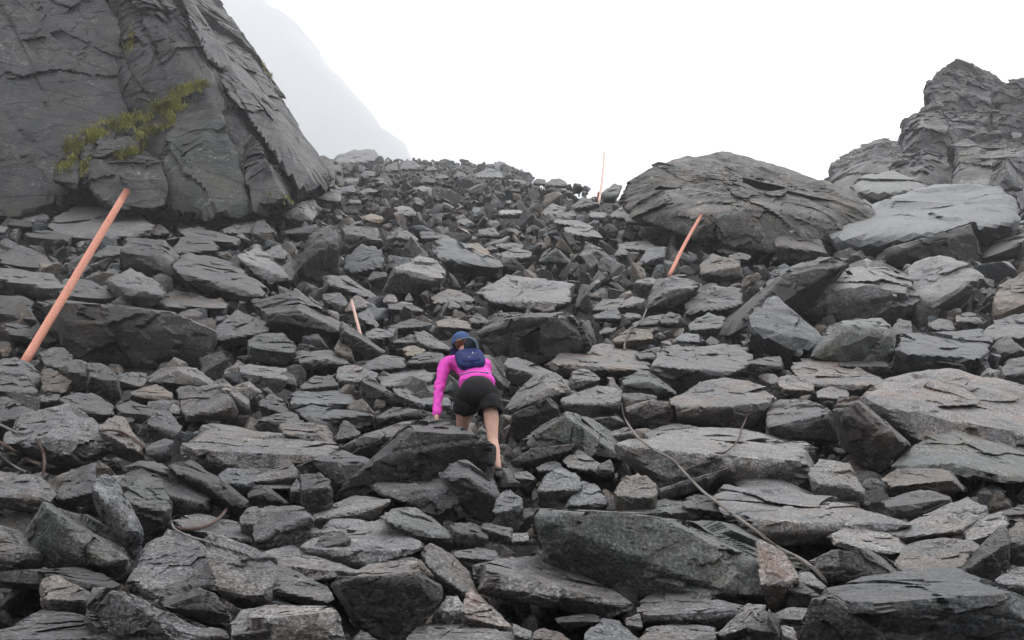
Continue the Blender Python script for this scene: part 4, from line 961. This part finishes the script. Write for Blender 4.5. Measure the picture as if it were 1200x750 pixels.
pole((788, 316), (822, 252), 2.3 * k_, 1.7 * k_, d2_, d2_ + .4, ORANGE, 'thin orange marker pole leaning right in front of the huge humped boulder', bend=.03)
d3_ = near_d(703, 233, 33); k_ = d3_ * 1.15 / F
rt, a3, b3 = pole((702, 236), (708, 178), 1.3 * k_, .75 * k_, d3_ - .3, d3_, ORANGE2, 'thin pale pink marker pole curving up against the white sky', bend=-.05)
V, Fl = tube([at(701.5, 236, d3_ - .32) - a3, at(702.5, 226, d3_ - .3) - a3], [2.4 * k_, 2.3 * k_], 12); link('band', mesh_poly('band', V, Fl, RED), parent=rt)
d4_ = near_d(421, 389, 17); k_ = d4_ * 1.1 / F
pole((421.5, 389), (411.5, 351), 1.9 * k_, 1.6 * k_, d4_, d4_ + .1, ORANGE2, 'short pale pink stake leaning left among blocks uphill left of the climber')

# ------------------------------------------------------------------ ropes and bits of cable, draped on the stones
def catmull(P, n=8):
    P = np.array(P, float); Q = np.vstack([2 * P[0] - P[1], P, 2 * P[-1] - P[-2]]); out = []
    for i in range(1, len(Q) - 2):
        for t in np.linspace(0, 1, n, endpoint=False):
            a, b, c, d = Q[i-1], Q[i], Q[i+1], Q[i+2]
            out.append(.5 * ((2*b) + (-a + c) * t + (2*a - 5*b + 4*c - d) * t*t + (-a + 3*b - 3*c + d) * t**3))
    out.append(Q[-2]); return np.array(out)
def drape(ctrl, r, mat, label, name='rope', cat='rope', lift=1.3, group=None, prop=None):
    c = catmull(ctrl); ds = np.array([cam_hit(x, y)[0][1] for x, y in c])
    # the rope spans hollows: it never goes deeper than its neighbours' support
    w = 5; dm = np.array([ds[max(0, i-w):i+w+1].min() for i in range(len(ds))])
    k = np.ones(7) / 7; dp = np.pad(dm, 3, mode='edge'); dsm = np.minimum(np.convolve(dp, k, 'valid'), ds)
    path = at(c[:, 0], c[:, 1], dsm - r * lift)
    V, Fl = tube(path, np.full(len(path), r), 8); base = path[0].copy()
    return link(name, mesh_poly(name, V - base, Fl, mat), loc=base, label=label, category=cat, group=group)
def rope_mat(name, col):
    m, t = nt(name); p = N(t, 'ShaderNodeBsdfPrincipled'); o = N(t, 'ShaderNodeOutputMaterial'); p.inputs['Roughness'].default_value = .9
    tc = N(t, 'ShaderNodeTexCoord'); w = N(t, 'ShaderNodeTexWave', bands_direction='DIAGONAL'); w.inputs['Scale'].default_value = 28; w.inputs['Distortion'].default_value = 1.5
    t.links.new(tc.outputs['Object'], w.inputs['Vector']); col = np.array(col)
    t.links.new(ramp(t, w.outputs['Fac'], [(.2, col * .55), (.7, col)]), p.inputs['Base Color'])
    b = N(t, 'ShaderNodeBump'); b.inputs['Distance'].default_value = .006; t.links.new(w.outputs['Fac'], b.inputs['Height']); t.links.new(b.outputs[0], p.inputs['Normal'])
    t.links.new(p.outputs[0], o.inputs['Surface']); return m
ROPE = rope_mat('weathered_rope', (.36, .32, .29)); RUST = rope_mat('rusty_cable', (.17, .115, .10)); GREYC = rope_mat('grey_cable', (.27, .25, .245))
drape([(728, 472), (731, 487), (738, 500), (750, 515), (768, 528), (785, 537), (796, 547), (810, 562), (825, 577), (845, 592), (865, 607), (885, 621), (901, 634), (918, 645), (938, 655), (955, 668), (966, 680), (968, 686)], .0115, ROPE, 'long grey-tan rope curving down over the great pale flat slab')
drape([(758, 356), (757, 364), (752, 375), (745, 382), (737, 386), (735, 395), (732, 404), (732, 411)], .019, GREYC, 'short grey rope hanging past the tan and pink stone', )
drape([(878, 480), (874, 491), (869, 503), (866, 513), (859, 523), (849, 530), (838, 531)], .008, RUST, 'short thin dark cable on the pink end of the great slab', name='cable', cat='cable')
drape([(-8, 494), (5, 500), (18, 506), (30, 508), (40, 505)], .014, GREYC, 'grey cable end on the mossy slab at left edge', name='cable', cat='cable')
drape([(-8, 514), (8, 523), (22, 532), (36, 540), (48, 545)], .016, RUST, 'straight rusty cable running under the mossy slab at left edge', name='cable', cat='cable')
drape([(42, 514), (47, 522), (51, 532), (52, 545), (50, 558)], .015, RUST, 'rusty cable loop standing up below the mossy slab', name='cable', cat='cable')
drape([(-8, 528), (8, 540), (20, 548), (30, 553)], .010, GREYC, 'thin lowest grey wire at the left edge', name='cable', cat='cable')
drape([(116, 505), (128, 504), (142, 506), (156, 514), (166, 522), (171, 531)], .013, RUST, 'arched rusty cable between the mossy slab and pinkish slab', name='cable', cat='cable')
drape([(204, 617), (216, 620), (232, 619), (247, 614), (258, 606), (266, 596)], .013, RUST, 'bent dark cable stub above the big pale rounded boulder', name='cable', cat='cable')
drape([(205, 605), (201, 610), (205, 620), (220, 628), (240, 634), (262, 641), (285, 648), (300, 655)], .008, GREYC, 'thin grey cord lying over the big pale rounded boulder', name='cord', cat='cord')
drape([(162, 510), (166, 500), (172, 493), (178, 489)], .008, GREYC, 'tiny bleached twig-like wire above the arched rusty cable', name='cable', cat='cable')
print('ropes', time.time() - T0)
# ------------------------------------------------------------------ the climber
def skin_obj(name, pts, edges, rad, mat, parent, sub=2, root_i=0, base=None):
    me = bpy.data.meshes.new(name); me.from_pydata([tuple(np.array(p) - base) for p in pts], edges, []); me.update()
    o = bpy.data.objects.new(name, me); COL.objects.link(o)
    md = o.modifiers.new('s', 'SKIN'); md.use_smooth_shade = True; md.branch_smoothing = .6
    sv = me.skin_vertices[0].data
    for i, r_ in enumerate(rad):
        sv[i].radius = (r_, r_) if not isinstance(r_, tuple) else r_
        sv[i].use_root = (i == root_i)
    sd = o.modifiers.new('d', 'SUBSURF'); sd.levels = sub; sd.render_levels = sub
    dg = bpy.context.evaluated_depsgraph_get(); ev = o.evaluated_get(dg)
    nm = bpy.data.meshes.new_from_object(ev); o.modifiers.clear(); o.data = nm; nm.name = name
    nm.materials.clear(); nm.materials.append(mat)
    nm.polygons.foreach_set('use_smooth', np.full(len(nm.polygons), True)); nm.update()
    if parent is not None: o.parent = parent
    return o
SKIN = plain('skin', (.62, .37, .29), .55, .35, 9, .10, sub=.08)
PINK = plain('pink_fabric', (.90, .095, .60), .75, .25, 7, .10, .012)
BLACK = plain('black_fabric', (.016, .016, .018), .85, .2, 12, .2, .01)
BLUE = plain('blue_fabric', (.020, .032, .135), .75, .25, 14, .3, .008)
CAPM = plain('faded_blue_cap', (.065, .12, .27), .8, .2, 14, .25, .004)
NAVY = plain('navy_roll', (.012, .018, .035), .7, .3, 14, .2)
SLATE = plain('slate_strap', (.12, .17, .23), .7, .3)
SHOE = plain('shoe_brown', (.15, .14, .13), .8, .3, 25, .35, .004)
HAIR = plain('hair', (.16, .085, .040), .5, .4, 60, .3, .003)
A = lambda x, y, d: at(x, y, d)
J = dict(pelvis=A(560, 462, 9.12), hipL=A(545, 468, 9.12), hipR=A(574.5, 468, 9.12), waist=A(559, 448, 9.27), chest=A(553, 428, 9.45), neck=A(547, 414, 9.62), headc=A(541, 402, 9.68), top=A(538, 393, 9.70),
  shL=A(522, 425, 9.45), shR=A(571, 428, 9.50), elL=A(514.5, 456, 9.36), wrL=A(511.5, 490, 9.2), elR=A(564, 447, 9.75), wrR=A(558, 455, 10.0),
  knL=A(541, 512, 9.42), anL=A(538, 541, 9.22), knR=A(577.5, 516, 9.02), anR=A(584, 549, 8.80))
base = A(578, 561, 8.85)
toeR = J['anR'] + np.array([-.015, .17, -.055]); heR = J['anR'] + np.array([.0, -.045, -.06])
toeL = J['anL'] + np.array([0, .17, -.04])
pt, rd, ed = [], [], []
def V_(p, r_, pa=None):
    pt.append(np.array(p)); rd.append(r_)
    if pa is not None: ed.append((pa, len(pt) - 1))
    return len(pt) - 1
def lerp(a, b, t): return a + (b - a) * t
ip = V_(J['pelvis'], (.135, .115)); iw = V_(J['waist'], (.115, .095), ip); ic = V_(J['chest'], (.135, .105), iw)
iu = V_(lerp(J['chest'], J['neck'], .6), (.085, .075), ic); ik = V_(J['neck'], .052, iu); ih = V_(lerp(J['neck'], J['headc'], .6), .062, ik); ihc = V_(J['headc'], (.078, .092), ih); iht = V_(J['top'], (.066, .08), ihc)
for s in 'LR':
    a = V_(J['sh' + s] * .8 + J['chest'] * .2, .034, ic); b = V_(lerp(J['sh' + s], J['el' + s], .5), .038, a); c = V_(J['el' + s], .038, b)
    e = V_(lerp(J['el' + s], J['wr' + s], .35), .038, c); f = V_(J['wr' + s], .026, e)
    hd = (J['wr' + s] - J['el' + s]); hd /= np.linalg.norm(hd); fw = np.array([0, .8, -.25]) if s == 'L' else np.array([0, .7, -.5]); fw /= np.linalg.norm(fw)
    J['palm' + s] = J['wr' + s] + hd * .045 + fw * .02
    V_(J['palm' + s], (.036, .020), f)
    a = V_(J['hip' + s], .098, ip); kk, an = J['kn' + s], J['an' + s]
    b = V_(lerp(J['hip' + s], kk, .35), .088, a); c = V_(lerp(J['hip' + s], kk, .75), .066, b); e = V_(kk, .054, c)
    g = V_(lerp(kk, an, .35) + np.array([0, -.012, 0]), .056, e); h_ = V_(lerp(kk, an, .75), .038, g); i_ = V_(an, .034, h_)
    V_(an + (np.array([-.01, .10, -.055])), .032, i_)
person = link('person', None, loc=base, label='climber in bright pink long-sleeved top, black shorts and blue cap leaning on a dark boulder', category='person')
body = skin_obj('body', pt, ed, rd, SKIN, person, 2, 0, base)
# face on the far side of the head: nose, ears
def part_skin(name, pts, rad, mat, edges=None, sub=2, parent=person):
    return skin_obj(name, pts, edges or [(i, i + 1) for i in range(len(pts) - 1)], rad, mat, parent, sub, 0, base)
hc = J['headc']; fwd = np.array([-.15, .93, -.25]); fwd /= np.linalg.norm(fwd); upv = np.array([-.08, .25, .96]); upv -= fwd * (upv @ fwd); upv /= np.linalg.norm(upv); rt_ = np.cross(fwd, upv)
part_skin('nose', [hc + fwd * .075 + upv * .01, hc + fwd * .104 - upv * .012], [.012, .010], SKIN)
for sgn in (-1, 1):
    part_skin('ear', [hc + rt_ * sgn * .080 + upv * .012, hc + rt_ * sgn * .086 - upv * .02 - fwd * .005], [(.010, .018), (.008, .012)], SKIN)
EYE = plain('eye', (.05, .04, .035), .2, .5); LIP = plain('lips', (.42, .15, .13), .5, .4)
for sgn in (-1, 1): part_skin('eye', [hc + fwd * .082 + rt_ * sgn * .032 + upv * .020, hc + fwd * .086 + rt_ * sgn * .032 + upv * .020], [.010, .008], EYE)
part_skin('mouth', [hc + fwd * .083 + rt_ * .02 - upv * .042, hc + fwd * .087 - upv * .043, hc + fwd * .083 - rt_ * .02 - upv * .042], [.006] * 3, LIP)
# hands with five fingers each
for s in 'LR':
    pm = J['palm' + s]; hd = np.array([-.1 if s == 'L' else .1, .85, -.4]); hd /= np.linalg.norm(hd); sd_ = np.array([1., 0, .05]); dn = np.cross(hd, sd_) ; dn = dn if dn[2] < 0 else -dn
    P_, R_, E_ = [J['wr' + s], pm + hd * .02], [.024, (.036, .017)], [(0, 1)]
    for k, (off, ln) in enumerate(((-.030, .058), (-.010, .072), (.011, .078), (.031, .068))):
        a = pm + hd * .045 + sd_ * off; n0 = len(P_)
        P_ += [a, a + hd * ln * .5 + dn * .008, a + hd * ln * .85 + dn * .03]; R_ += [.0105, .0092, .0075]; E_ += [(1, n0), (n0, n0 + 1), (n0 + 1, n0 + 2)]
    tsg = 1 if s == 'L' else -1
    a = pm + sd_ * .034 * tsg; n0 = len(P_); P_ += [a, a + sd_ * .028 * tsg + hd * .03, a + sd_ * .036 * tsg + hd * .058 + dn * .01]; R_ += [.013, .011, .009]; E_ += [(1, n0), (n0, n0 + 1), (n0 + 1, n0 + 2)]
    part_skin('hand', P_, R_, SKIN, E_)
# pink long-sleeved top
pt, rd, ed = [], [], []
mw = lerp(J['pelvis'], J['waist'], .45)
ip = V_(mw + np.array([0, 0, .012]), (.212, .155)); iw = V_(J['waist'], (.196, .14), ip); ic = V_(lerp(J['waist'], J['chest'], .6), (.19, .135), iw); i2 = V_(J['chest'], (.19, .14), ic); i3 = V_(lerp(J['chest'], J['neck'], .5), (.11, .09), i2); V_(lerp(J['chest'], J['neck'], .85), .066, i3)
for s in 'LR':
    a = V_(J['sh' + s], .080 if s == 'L' else .070, i2); b = V_(lerp(J['sh' + s], J['el' + s], .5), .059, a); c = V_(J['el' + s], .052, b); e = V_(lerp(J['el' + s], J['wr' + s], .5), .046, c); V_(lerp(J['el' + s], J['wr' + s], .93), .036, e)
shirt = skin_obj('shirt', pt, ed, rd, PINK, person, 3, 0, base)
def wrinkle(o, amp, fr, seed):
    me = o.data; n = len(me.vertices); co = np.zeros(n * 3); me.vertices.foreach_get('co', co); co = co.reshape(-1, 3); nn = np.zeros(n * 3); me.vertices.foreach_get('normal', nn); nn = nn.reshape(-1, 3)
    d = ridged(co * np.array([fr, fr, fr * 1.9]) + .4 * fr * np.stack([vnoise(co * fr, 3), vnoise(co * fr, 4), vnoise(co * fr, 5)], -1), seed, 2)
    co = co + nn * (amp * (d - .1))[:, None]; me.vertices.foreach_set('co', co.ravel()); me.update()
wrinkle(shirt, .016, 6.0, 5)
# shorts: a waist yoke and two flared legs lofted as rings, with folds
def loft(name, rings, mat, close0=True):
    V, Fl = [], []; n = len(rings[0])
    for r_ in rings: V += list(r_)
    for i in range(len(rings) - 1):
        for k in range(n): Fl.append([i * n + k, i * n + (k + 1) % n, (i + 1) * n + (k + 1) % n, (i + 1) * n + k])
    V.append(np.mean(rings[0], 0)); 
    for k in range(n): Fl.append([len(V) - 1, (k + 1) % n, k, k])
    me = mesh_poly(name, np.array(V) - base, Fl, mat); o = link(name, me, parent=person)
    return o
def ring(c, ax, rx, ry, n=40, ph=0, fold=0, nf=7):
    ax = ax / np.linalg.norm(ax); u = np.array([1., 0, 0]) - ax * ax[0]; u /= np.linalg.norm(u); w_ = np.cross(ax, u); R_ = []
    for k in range(n):
        a = 2 * math.pi * k / n; f_ = 1 + fold * math.sin(nf * a + ph) + fold * .6 * math.sin((nf + 4) * a + 2 * ph)
        R_.append(c + u * rx * f_ * math.cos(a) + w_ * ry * f_ * math.sin(a))
    return np.array(R_)
ax0 = J['pelvis'] - J['waist']
pw = lerp(J['waist'], J['pelvis'], .35)
bm_parts = []
yoke = [ring(pw, ax0, .160, .130, fold=.008), ring(lerp(J['waist'], J['pelvis'], .7), ax0, .185, .150, fold=.01), ring(J['pelvis'], ax0, .212, .168, fold=.012), ring(J['pelvis'] + np.array([0, -.01, -.055]), np.array([0, -.2, -1.]), .222, .165, fold=.014), ring(J['pelvis'] + np.array([0, .0, -.10]), np.array([0, -.1, -1.]), .185, .15, fold=.0), ring(J['pelvis'] + np.array([0, .0, -.135]), np.array([0, -.1, -1.]), .11, .11, fold=.0), ring(J['pelvis'] + np.array([0, .02, -.15]), np.array([0, -.1, -1.]), .02, .02)]
shorts = loft('shorts', yoke, BLACK)
for s, x_ in (('L', -1), ('R', 1)):
    hp, kn_ = J['hip' + s], J['kn' + s]; dr_ = (kn_ - hp) / np.linalg.norm(kn_ - hp)
    c0 = hp + np.array([-.01 * x_, 0, .02 if s == 'R' else .055])
    rs_ = [ring(c0 + dr_ * q, dr_, rx, ry, fold=fo, ph=1.3 * x_, nf=6) for q, rx, ry, fo in ((0, .08, .08, 0), (.02, .112, .135, .01), (.08, .122, .145, .015), (.13, .124, .142, .03), (.165, .125, .140, .05), (.180, .123, .139, .06), (.174, .117, .130, .06), (.12, .115, .12, .03))]
    loft('shorts_leg', rs_, BLACK)
# vest pack
def boxy(name, c, ex, axes, mat, parent, pw_=.35, level=4, nz=.03, seed=3):
    U, Fc = ico(level); e = np.sign(U) * np.abs(U) ** pw_; e = e / np.maximum(np.abs(e).max(1), 1e-6)[:, None] * (.75 + .25 * np.linalg.norm(U, axis=1)[:, None])
    q = U / (np.abs(U) ** (1 / pw_ + 1)).sum(1)[:, None] ** (1 / (1 / pw_ + 1))
    q = q * (1 + nz * fbm(U * 2.2, seed, 4))[:, None]
    V = c + q[:, :1] * ex[0] * axes[0] + q[:, 1:2] * ex[1] * axes[1] + q[:, 2:] * ex[2] * axes[2]
    return link(name, mesh_from(name, V - base, Fc, mat), parent=parent)
spine = J['neck'] - J['waist']; spine /= np.linalg.norm(spine); side = np.array([1., 0, 0]) - spine * spine[0]; side /= np.linalg.norm(side); outn = np.cross(side, spine); outn = outn if outn[1] < 0 else -outn
pc = A(551, 421, 9.33)
boxy('pack', pc, (.150, .165, .065), (side, spine, outn), BLUE, person, .45, 5, .10, 8)
boxy('pack_pocket', pc + outn * .045 - spine * .06, (.105, .075, .030), (side, spine, outn), BLUE, person, .5, 4, .08, 12)
rc = A(552, 405.5, 9.42); boxy('rolled_jacket', rc, (.078, .074, .075), (side, upv, outn), NAVY, person, .8, 4, .06, 15)
WHITE = plain('reflective_trim', (.62, .66, .75), .5, .5)
def strap(name, P, r_, mat, parent=person):
    P = catmull(P, 6); V, Fl = tube(P, np.full(len(P), r_), 8); return link(name, mesh_poly(name, V - base, Fl, mat), parent=parent)
strap('jacket_strap', [A(541, 398, 9.50), A(549, 396, 9.38), A(557, 400, 9.36), A(560, 408, 9.38)], .014, SLATE)
for (u0, v0, u1, v1, mt_, r_) in ((-.10, .06, .09, -.09, SLATE, .004), (.10, .06, -.09, -.09, SLATE, .004), (-.115, -.005, .115, -.01, BLACK, .004), (.03, .05, .03, .02, WHITE, .006), (-.03, -.03, -.02, -.05, WHITE, .004)):
    PP = []
    for tq in np.linspace(0, 1, 9):
        uu, vv = u0 + (u1 - u0) * tq, v0 + (v1 - v0) * tq; PP.append(pc + side * uu + spine * (vv - .03) + outn * (.075 - 2.2 * uu * uu - 1.2 * (vv) ** 2))
    strap('pack_cord' if mt_ is not WHITE else 'reflective_tab', PP, r_, mt_)
def on_tree(obj, pxs, lift):
    me = obj.data; vs = [v.co + Vector(base) for v in me.vertices]; tr = BVHTree.FromPolygons(vs, [tuple(p.vertices) for p in me.polygons]); out = []
    for x, y in pxs:
        r = rays(x, y); r = r / np.linalg.norm(r); l, n, i, dd = tr.ray_cast(Vector(CAM), Vector(r))
        if l is not None: out.append(np.array(l) - r * lift)
    return out
P_ = on_tree(shirt, [(527 + i * 3, 445 - 11 * math.sin((i) / 17 * 3.14 * .5) ** .7 * 1.0 + (0 if i < 9 else (i - 9) * .5)) for i in range(17)], .004)
if len(P_) > 3: strap('waist_strap', P_, .008, SLATE)
for pl in ([(531, 409), (527, 416), (524, 425), (524, 437), (528, 446)], [(566, 413), (570, 420), (573, 430), (572, 438)]):
    P_ = on_tree(shirt, pl, .004)
    if len(P_) > 2: strap('shoulder_strap', P_, .013, BLUE)
# cap with brim and strap gap, hair below it
U, Fc = ico(5); capc = hc + upv * .012
loc = np.stack([U @ rt_, U @ fwd, U @ upv], -1)
keepv = loc[:, 2] > -.42; 
Vc = capc + U * np.array([1, 1, 1]) * (.112 + .003 * fbm(U * 5, 4, 3))[:, None]
Vc = Vc + np.outer(np.clip(loc[:, 2], 0, 1) * .012, upv)
fk = keepv[Fc].all(1); cap = link('cap', mesh_from('cap', Vc - base, Fc[fk], CAPM), parent=person)
br = []
for k in range(13):
    a = -1.1 + 2.2 * k / 12; d_ = fwd * math.cos(a) + rt_ * math.sin(a)
    for q in (.10, .135, .175 if abs(a) < .9 else .15): br.append(capc + d_ * q - upv * (.045 + .3 * (q - .10)))
bf = [[k * 3 + j, k * 3 + j + 1, (k + 1) * 3 + j + 1, (k + 1) * 3 + j] for k in range(12) for j in range(2)]
bo = link('brim', mesh_poly('brim', np.array(br) - base, bf, CAPM), parent=cap); sm = bo.modifiers.new('t', 'SOLIDIFY'); sm.thickness = .004
part_skin('hair', [hc - fwd * .03 - upv * .02, hc - fwd * .045 - upv * .055, hc - fwd * .05 - upv * .085], [.100, .082, .040], HAIR)
strap('cap_band', [capc - fwd * .112 + rt_ * a_ - upv * .048 + fwd * (1 - math.sqrt(max(0, 1 - (a_ / .114) ** 2))) * .11 for a_ in np.linspace(-.075, .075, 7)], .007, plain('cap_band_tan', (.42, .22, .12), .8, .2), parent=person)
# shoes
for s in 'LR':
    an = J['an' + s]
    part_skin('shoe', [an + np.array([0, -.03, -.048]), an + np.array([-.004, .06, -.06]), an + np.array([-.008, .16, -.068])], [(.046, .044), (.046, .036), (.040, .026)], SHOE)
    part_skin('sock', [an + np.array([0, -.004, .022]), an + np.array([0, 0, -.03])], [.043, .044], SHOE)
# stones that carry the hidden hand and the feet

# ------------------------------------------------------------------ labels of the traced boulders
LM = [('the thick coral pole', (30, 220, 150, 420)), ('the climber', (505, 385, 592, 560)), ('the slanting orange pole', (785, 250, 825, 318)), ('the small pink stake', (410, 350, 424, 390)),
      ('the skyline pole', (699, 178, 710, 236)), ('the cliff foot', (200, 200, 385, 250)), ('the long rope', (728, 472, 968, 686)), ('the short hanging rope', (730, 355, 760, 412)),
      ('the huge humped skyline boulder', (730, 179, 1040, 292)), ('the arched rusty cable', (115, 503, 172, 532))]
SHORT = {'p1': 'the long dark flat-topped block', 'p5': 'the large pale flat slab', 'p14': 'the long wedge-shaped slab', 'p24': 'the tall dark upright block', 'p25': 'the whitish five-sided stone',
 'a15': 'the moss-yellow patched slab', 'a10': 'the pale speckled block', 'a23': 'the broad pale left slab', 'b1': "the climber's dark boulder", 'e2': 'the greenish ridged wedge', 'e8': 'the big pale rounded boulder',
 'f11': 'the bottom dark brown block', 'f10': 'the quilted-looking pale block', 'g4': 'the huge green-grey block', 'c17': 'the great pale flat slab', 'h11': 'the bottom right boulder', 'd5': 'the massive pinkish slab',
 'd6': 'the grey-green overhang', 'd14': 'the broad pale blue slab', 'r1': 'the long pale blue-grey slab', 'r6': 'the blue-green wedge', 'r4': 'the dark slanting bar', 'c11': 'the big pinkish block', 'c6': 'the wide pale overhanging slab',
 'c4': 'the long pinkish slab', 'q11': 'the big black-fronted block', 'q2': 'the box-shaped block', 'q1': 'the many-sided block', 'q10': 'the broad smooth slab', 'g3': 'the lilac-grey slab', 'e7': 'the bottom left wedge',
 'c14': 'the white-flanked wedge', 'd7': 'the red-black wedge', 'c2': None, 'q3': 'the pale-topped block', 'm10': 'the roped tan stone', 'f18': 'the whitish bottom block', 'a30': 'the tall blade-shaped slab', 't11': 'the bleached-edge triangular stone'}
byid = {R['id']: R for R in rocks}
LMK = LM + [(v, byid[k]['bb']) for k, v in SHORT.items() if v and k in byid]
used = set()
SHARE = {R['label'] for R in singles if R['label']}
def shape_word(R):
    ar = R['w'] / max(R['h'], 1)
    up = len(R['T']) and (R['T'][:, 1].min() < R['bb'][1] + 1)
    if ar > 2.6: return 'flat slab'
    if ar > 1.7: return 'slabby block'
    if ar < .8: return 'upright block'
    return 'blocky stone' if len(R['T']) > 3 else 'wedge stone'
def size_word(R):
    s = math.sqrt(R['area']); return 'big' if s > 75 else ('medium' if s > 40 else ('small' if s > 22 else 'tiny'))
def rel(R, bb):
    x0, y0, x1, y1 = R['bb']; cx, cy = (x0 + x1) / 2, (y0 + y1) / 2; lx, ly = (bb[0] + bb[2]) / 2, (bb[1] + bb[3]) / 2
    gapx = max(bb[0] - x1, x0 - bb[2]); gapy = max(bb[1] - y1, y0 - bb[3]); dist = max(gapx, 0) + max(gapy, 0)
    dx, dy = cx - lx, cy - ly
    v = 'above' if dy < 0 else 'below'; h = 'left' if dx < 0 else 'right'
    if cx > bb[0] and cx < bb[2] and abs(dy) > .25 * (bb[3] - bb[1]): r = v
    elif cy > bb[1] and cy < bb[3]: r = h + ' of'
    else: r = v + ' and ' + h + ' of'
    return dist, r
cand = {}
for R in singles:
    if R['label']: used.add(R['label']); R['obj']['label'] = R['label']; continue
todo = [R for R in singles if not R['label']]
def options(R):
    col = TONES[R['tone']][4]; out = []
    near = sorted([(rel(R, bb)[0] + .12 * math.hypot((R['bb'][0] + R['bb'][2] - bb[0] - bb[2]) / 2, (R['bb'][1] + R['bb'][3] - bb[1] - bb[3]) / 2), rel(R, bb), nm) for nm, bb in LMK if bb is not R['bb']], key=lambda z: z[0])
    sz, sh = size_word(R), shape_word(R)
    head = '%s %s %s' % (sz, col, sh)
    touch = 'just ' if near[0][1][0] < 12 else ''
    out.append('%s %s%s %s' % (head, touch, near[0][1][1], near[0][2]))
    for b in range(1, 5): out.append('%s %s %s, %s %s' % (head, near[0][1][1], near[0][2], near[b][1][1], near[b][2]))
    return out
from collections import Counter
opts = {R['id']: options(R) for R in todo}
cnt0 = Counter(o[0] for o in opts.values())
for R in todo:
    o_ = opts[R['id']]; ch = None
    for k, c_ in enumerate(o_):
        if len(c_.split()) > 16: continue
        if k == 0 and cnt0[c_] > 1: continue
        if c_ not in used: ch = c_; break
    if ch is None:
        for wd in ('tilted', 'jagged', 'rough-edged', 'chipped', 'low-lying', 'half-buried'):
            c_ = wd + ' ' + o_[0]
            if c_ not in used: ch = c_; break
    used.add(ch); R['obj']['label'] = ch

# ------------------------------------------------------------------ haze, world, light, camera
m, t = nt('haze'); pv = N(t, 'ShaderNodeVolumePrincipled'); o_ = N(t, 'ShaderNodeOutputMaterial')
pv.inputs['Color'].default_value = (.97, .98, 1, 1); pv.inputs['Density'].default_value = HAZE; pv.inputs['Anisotropy'].default_value = .3
t.links.new(pv.outputs[0], o_.inputs['Volume'])
allz = [(-650, -60, -20), (650, -60, -20), (650, 1000, -20), (-650, 1000, -20)]; top = 1720
lo = -12.
HV = [(x, y_, z) for z in (lo, top) for (x, y_) in ((-1500, -60), (500, -60), (500, 1900), (-1500, 1900))]
HF = [(0, 3, 2, 1), (4, 5, 6, 7), (0, 1, 5, 4), (1, 2, 6, 5), (2, 3, 7, 6), (3, 0, 4, 7)]
link('haze', mesh_poly('haze', HV, HF, m, False), kind='stuff', label='thin white mountain fog in the air')
w = bpy.data.worlds.new('World'); sc.world = w; w.use_nodes = True; t = w.node_tree; t.nodes.clear()
sky = N(t, 'ShaderNodeTexSky', sky_type='NISHITA'); sky.sun_disc = False; SUN_EL, SUN_AZ = math.radians(62), math.radians(20)
sky.sun_elevation = SUN_EL; sky.sun_rotation = SUN_AZ; sky.altitude = 800; sky.air_density = 1.; sky.dust_density = 6; sky.ozone_density = 1
hs = N(t, 'ShaderNodeHueSaturation'); hs.inputs['Saturation'].default_value = .06; t.links.new(sky.outputs[0], hs.inputs['Color'])
cl = mixc(t, .75, hs.outputs[0], CLOUD)
# an overcast sky is brightest overhead (1 + 2 sin(elevation)) / 3 and the valley below the horizon is dark
tcw = N(t, 'ShaderNodeTexCoord'); sxw = N(t, 'ShaderNodeSeparateXYZ'); t.links.new(tcw.outputs['Generated'], sxw.inputs[0])
grad = ramp(t, sxw.outputs[2], [(0, (.06,)*3), (.02, (.40,)*3), (.5, (.80,)*3), (1, (1.1,)*3)])
cl = mixc(t, 1., cl, grad, 'MULTIPLY')
my = N(t, 'ShaderNodeMapRange'); my.inputs['From Min'].default_value = -1; t.links.new(sxw.outputs[1], my.inputs['Value'])
cl = mixc(t, 1., cl, ramp(t, my.outputs[0], [(0, (.42,)*3), (.35, (.55,)*3), (.5, (.80,)*3), (.85, (1.05,)*3), (1, (1.05,)*3)]), 'MULTIPLY')
bg = N(t, 'ShaderNodeBackground'); bg.inputs['Strength'].default_value = .12; t.links.new(cl, bg.inputs['Color'])
o_ = N(t, 'ShaderNodeOutputWorld'); t.links.new(bg.outputs[0], o_.inputs['Surface'])
sun = bpy.data.lights.new('sun', 'SUN'); sun.energy = 1.5; sun.angle = math.radians(22); sun.color = (1, .98, .95)
so = bpy.data.objects.new('sun', sun); COL.objects.link(so)
dirv = Vector((math.sin(SUN_AZ) * math.cos(SUN_EL), math.cos(SUN_AZ) * math.cos(SUN_EL), math.sin(SUN_EL)))
so.rotation_euler = dirv.to_track_quat('Z', 'Y').to_euler()
cd = bpy.data.cameras.new('camera'); cd.sensor_width = 36; cd.lens = 36 * F / 1200; cd.clip_end = 3000; cd.clip_start = .05
co = bpy.data.objects.new('camera', cd); COL.objects.link(co); co.location = CAM; co.rotation_euler = (math.radians(90) + PITCH, 0, 0); sc.camera = co
sc.view_settings.view_transform = 'Standard'; sc.view_settings.look = 'None'; sc.view_settings.exposure = EXPO; sc.view_settings.gamma = 1
try: sc.view_settings.use_curve_mapping = False
except Exception: pass
sc.cycles.volume_bounces = 2; sc.cycles.max_bounces = 6; sc.cycles.diffuse_bounces = 3; sc.cycles.glossy_bounces = 2
sc.cycles.use_denoising = True
try: sc.cycles.denoiser = 'OPENIMAGEDENOISE'
except Exception: pass
print('script done', time.time() - T0)
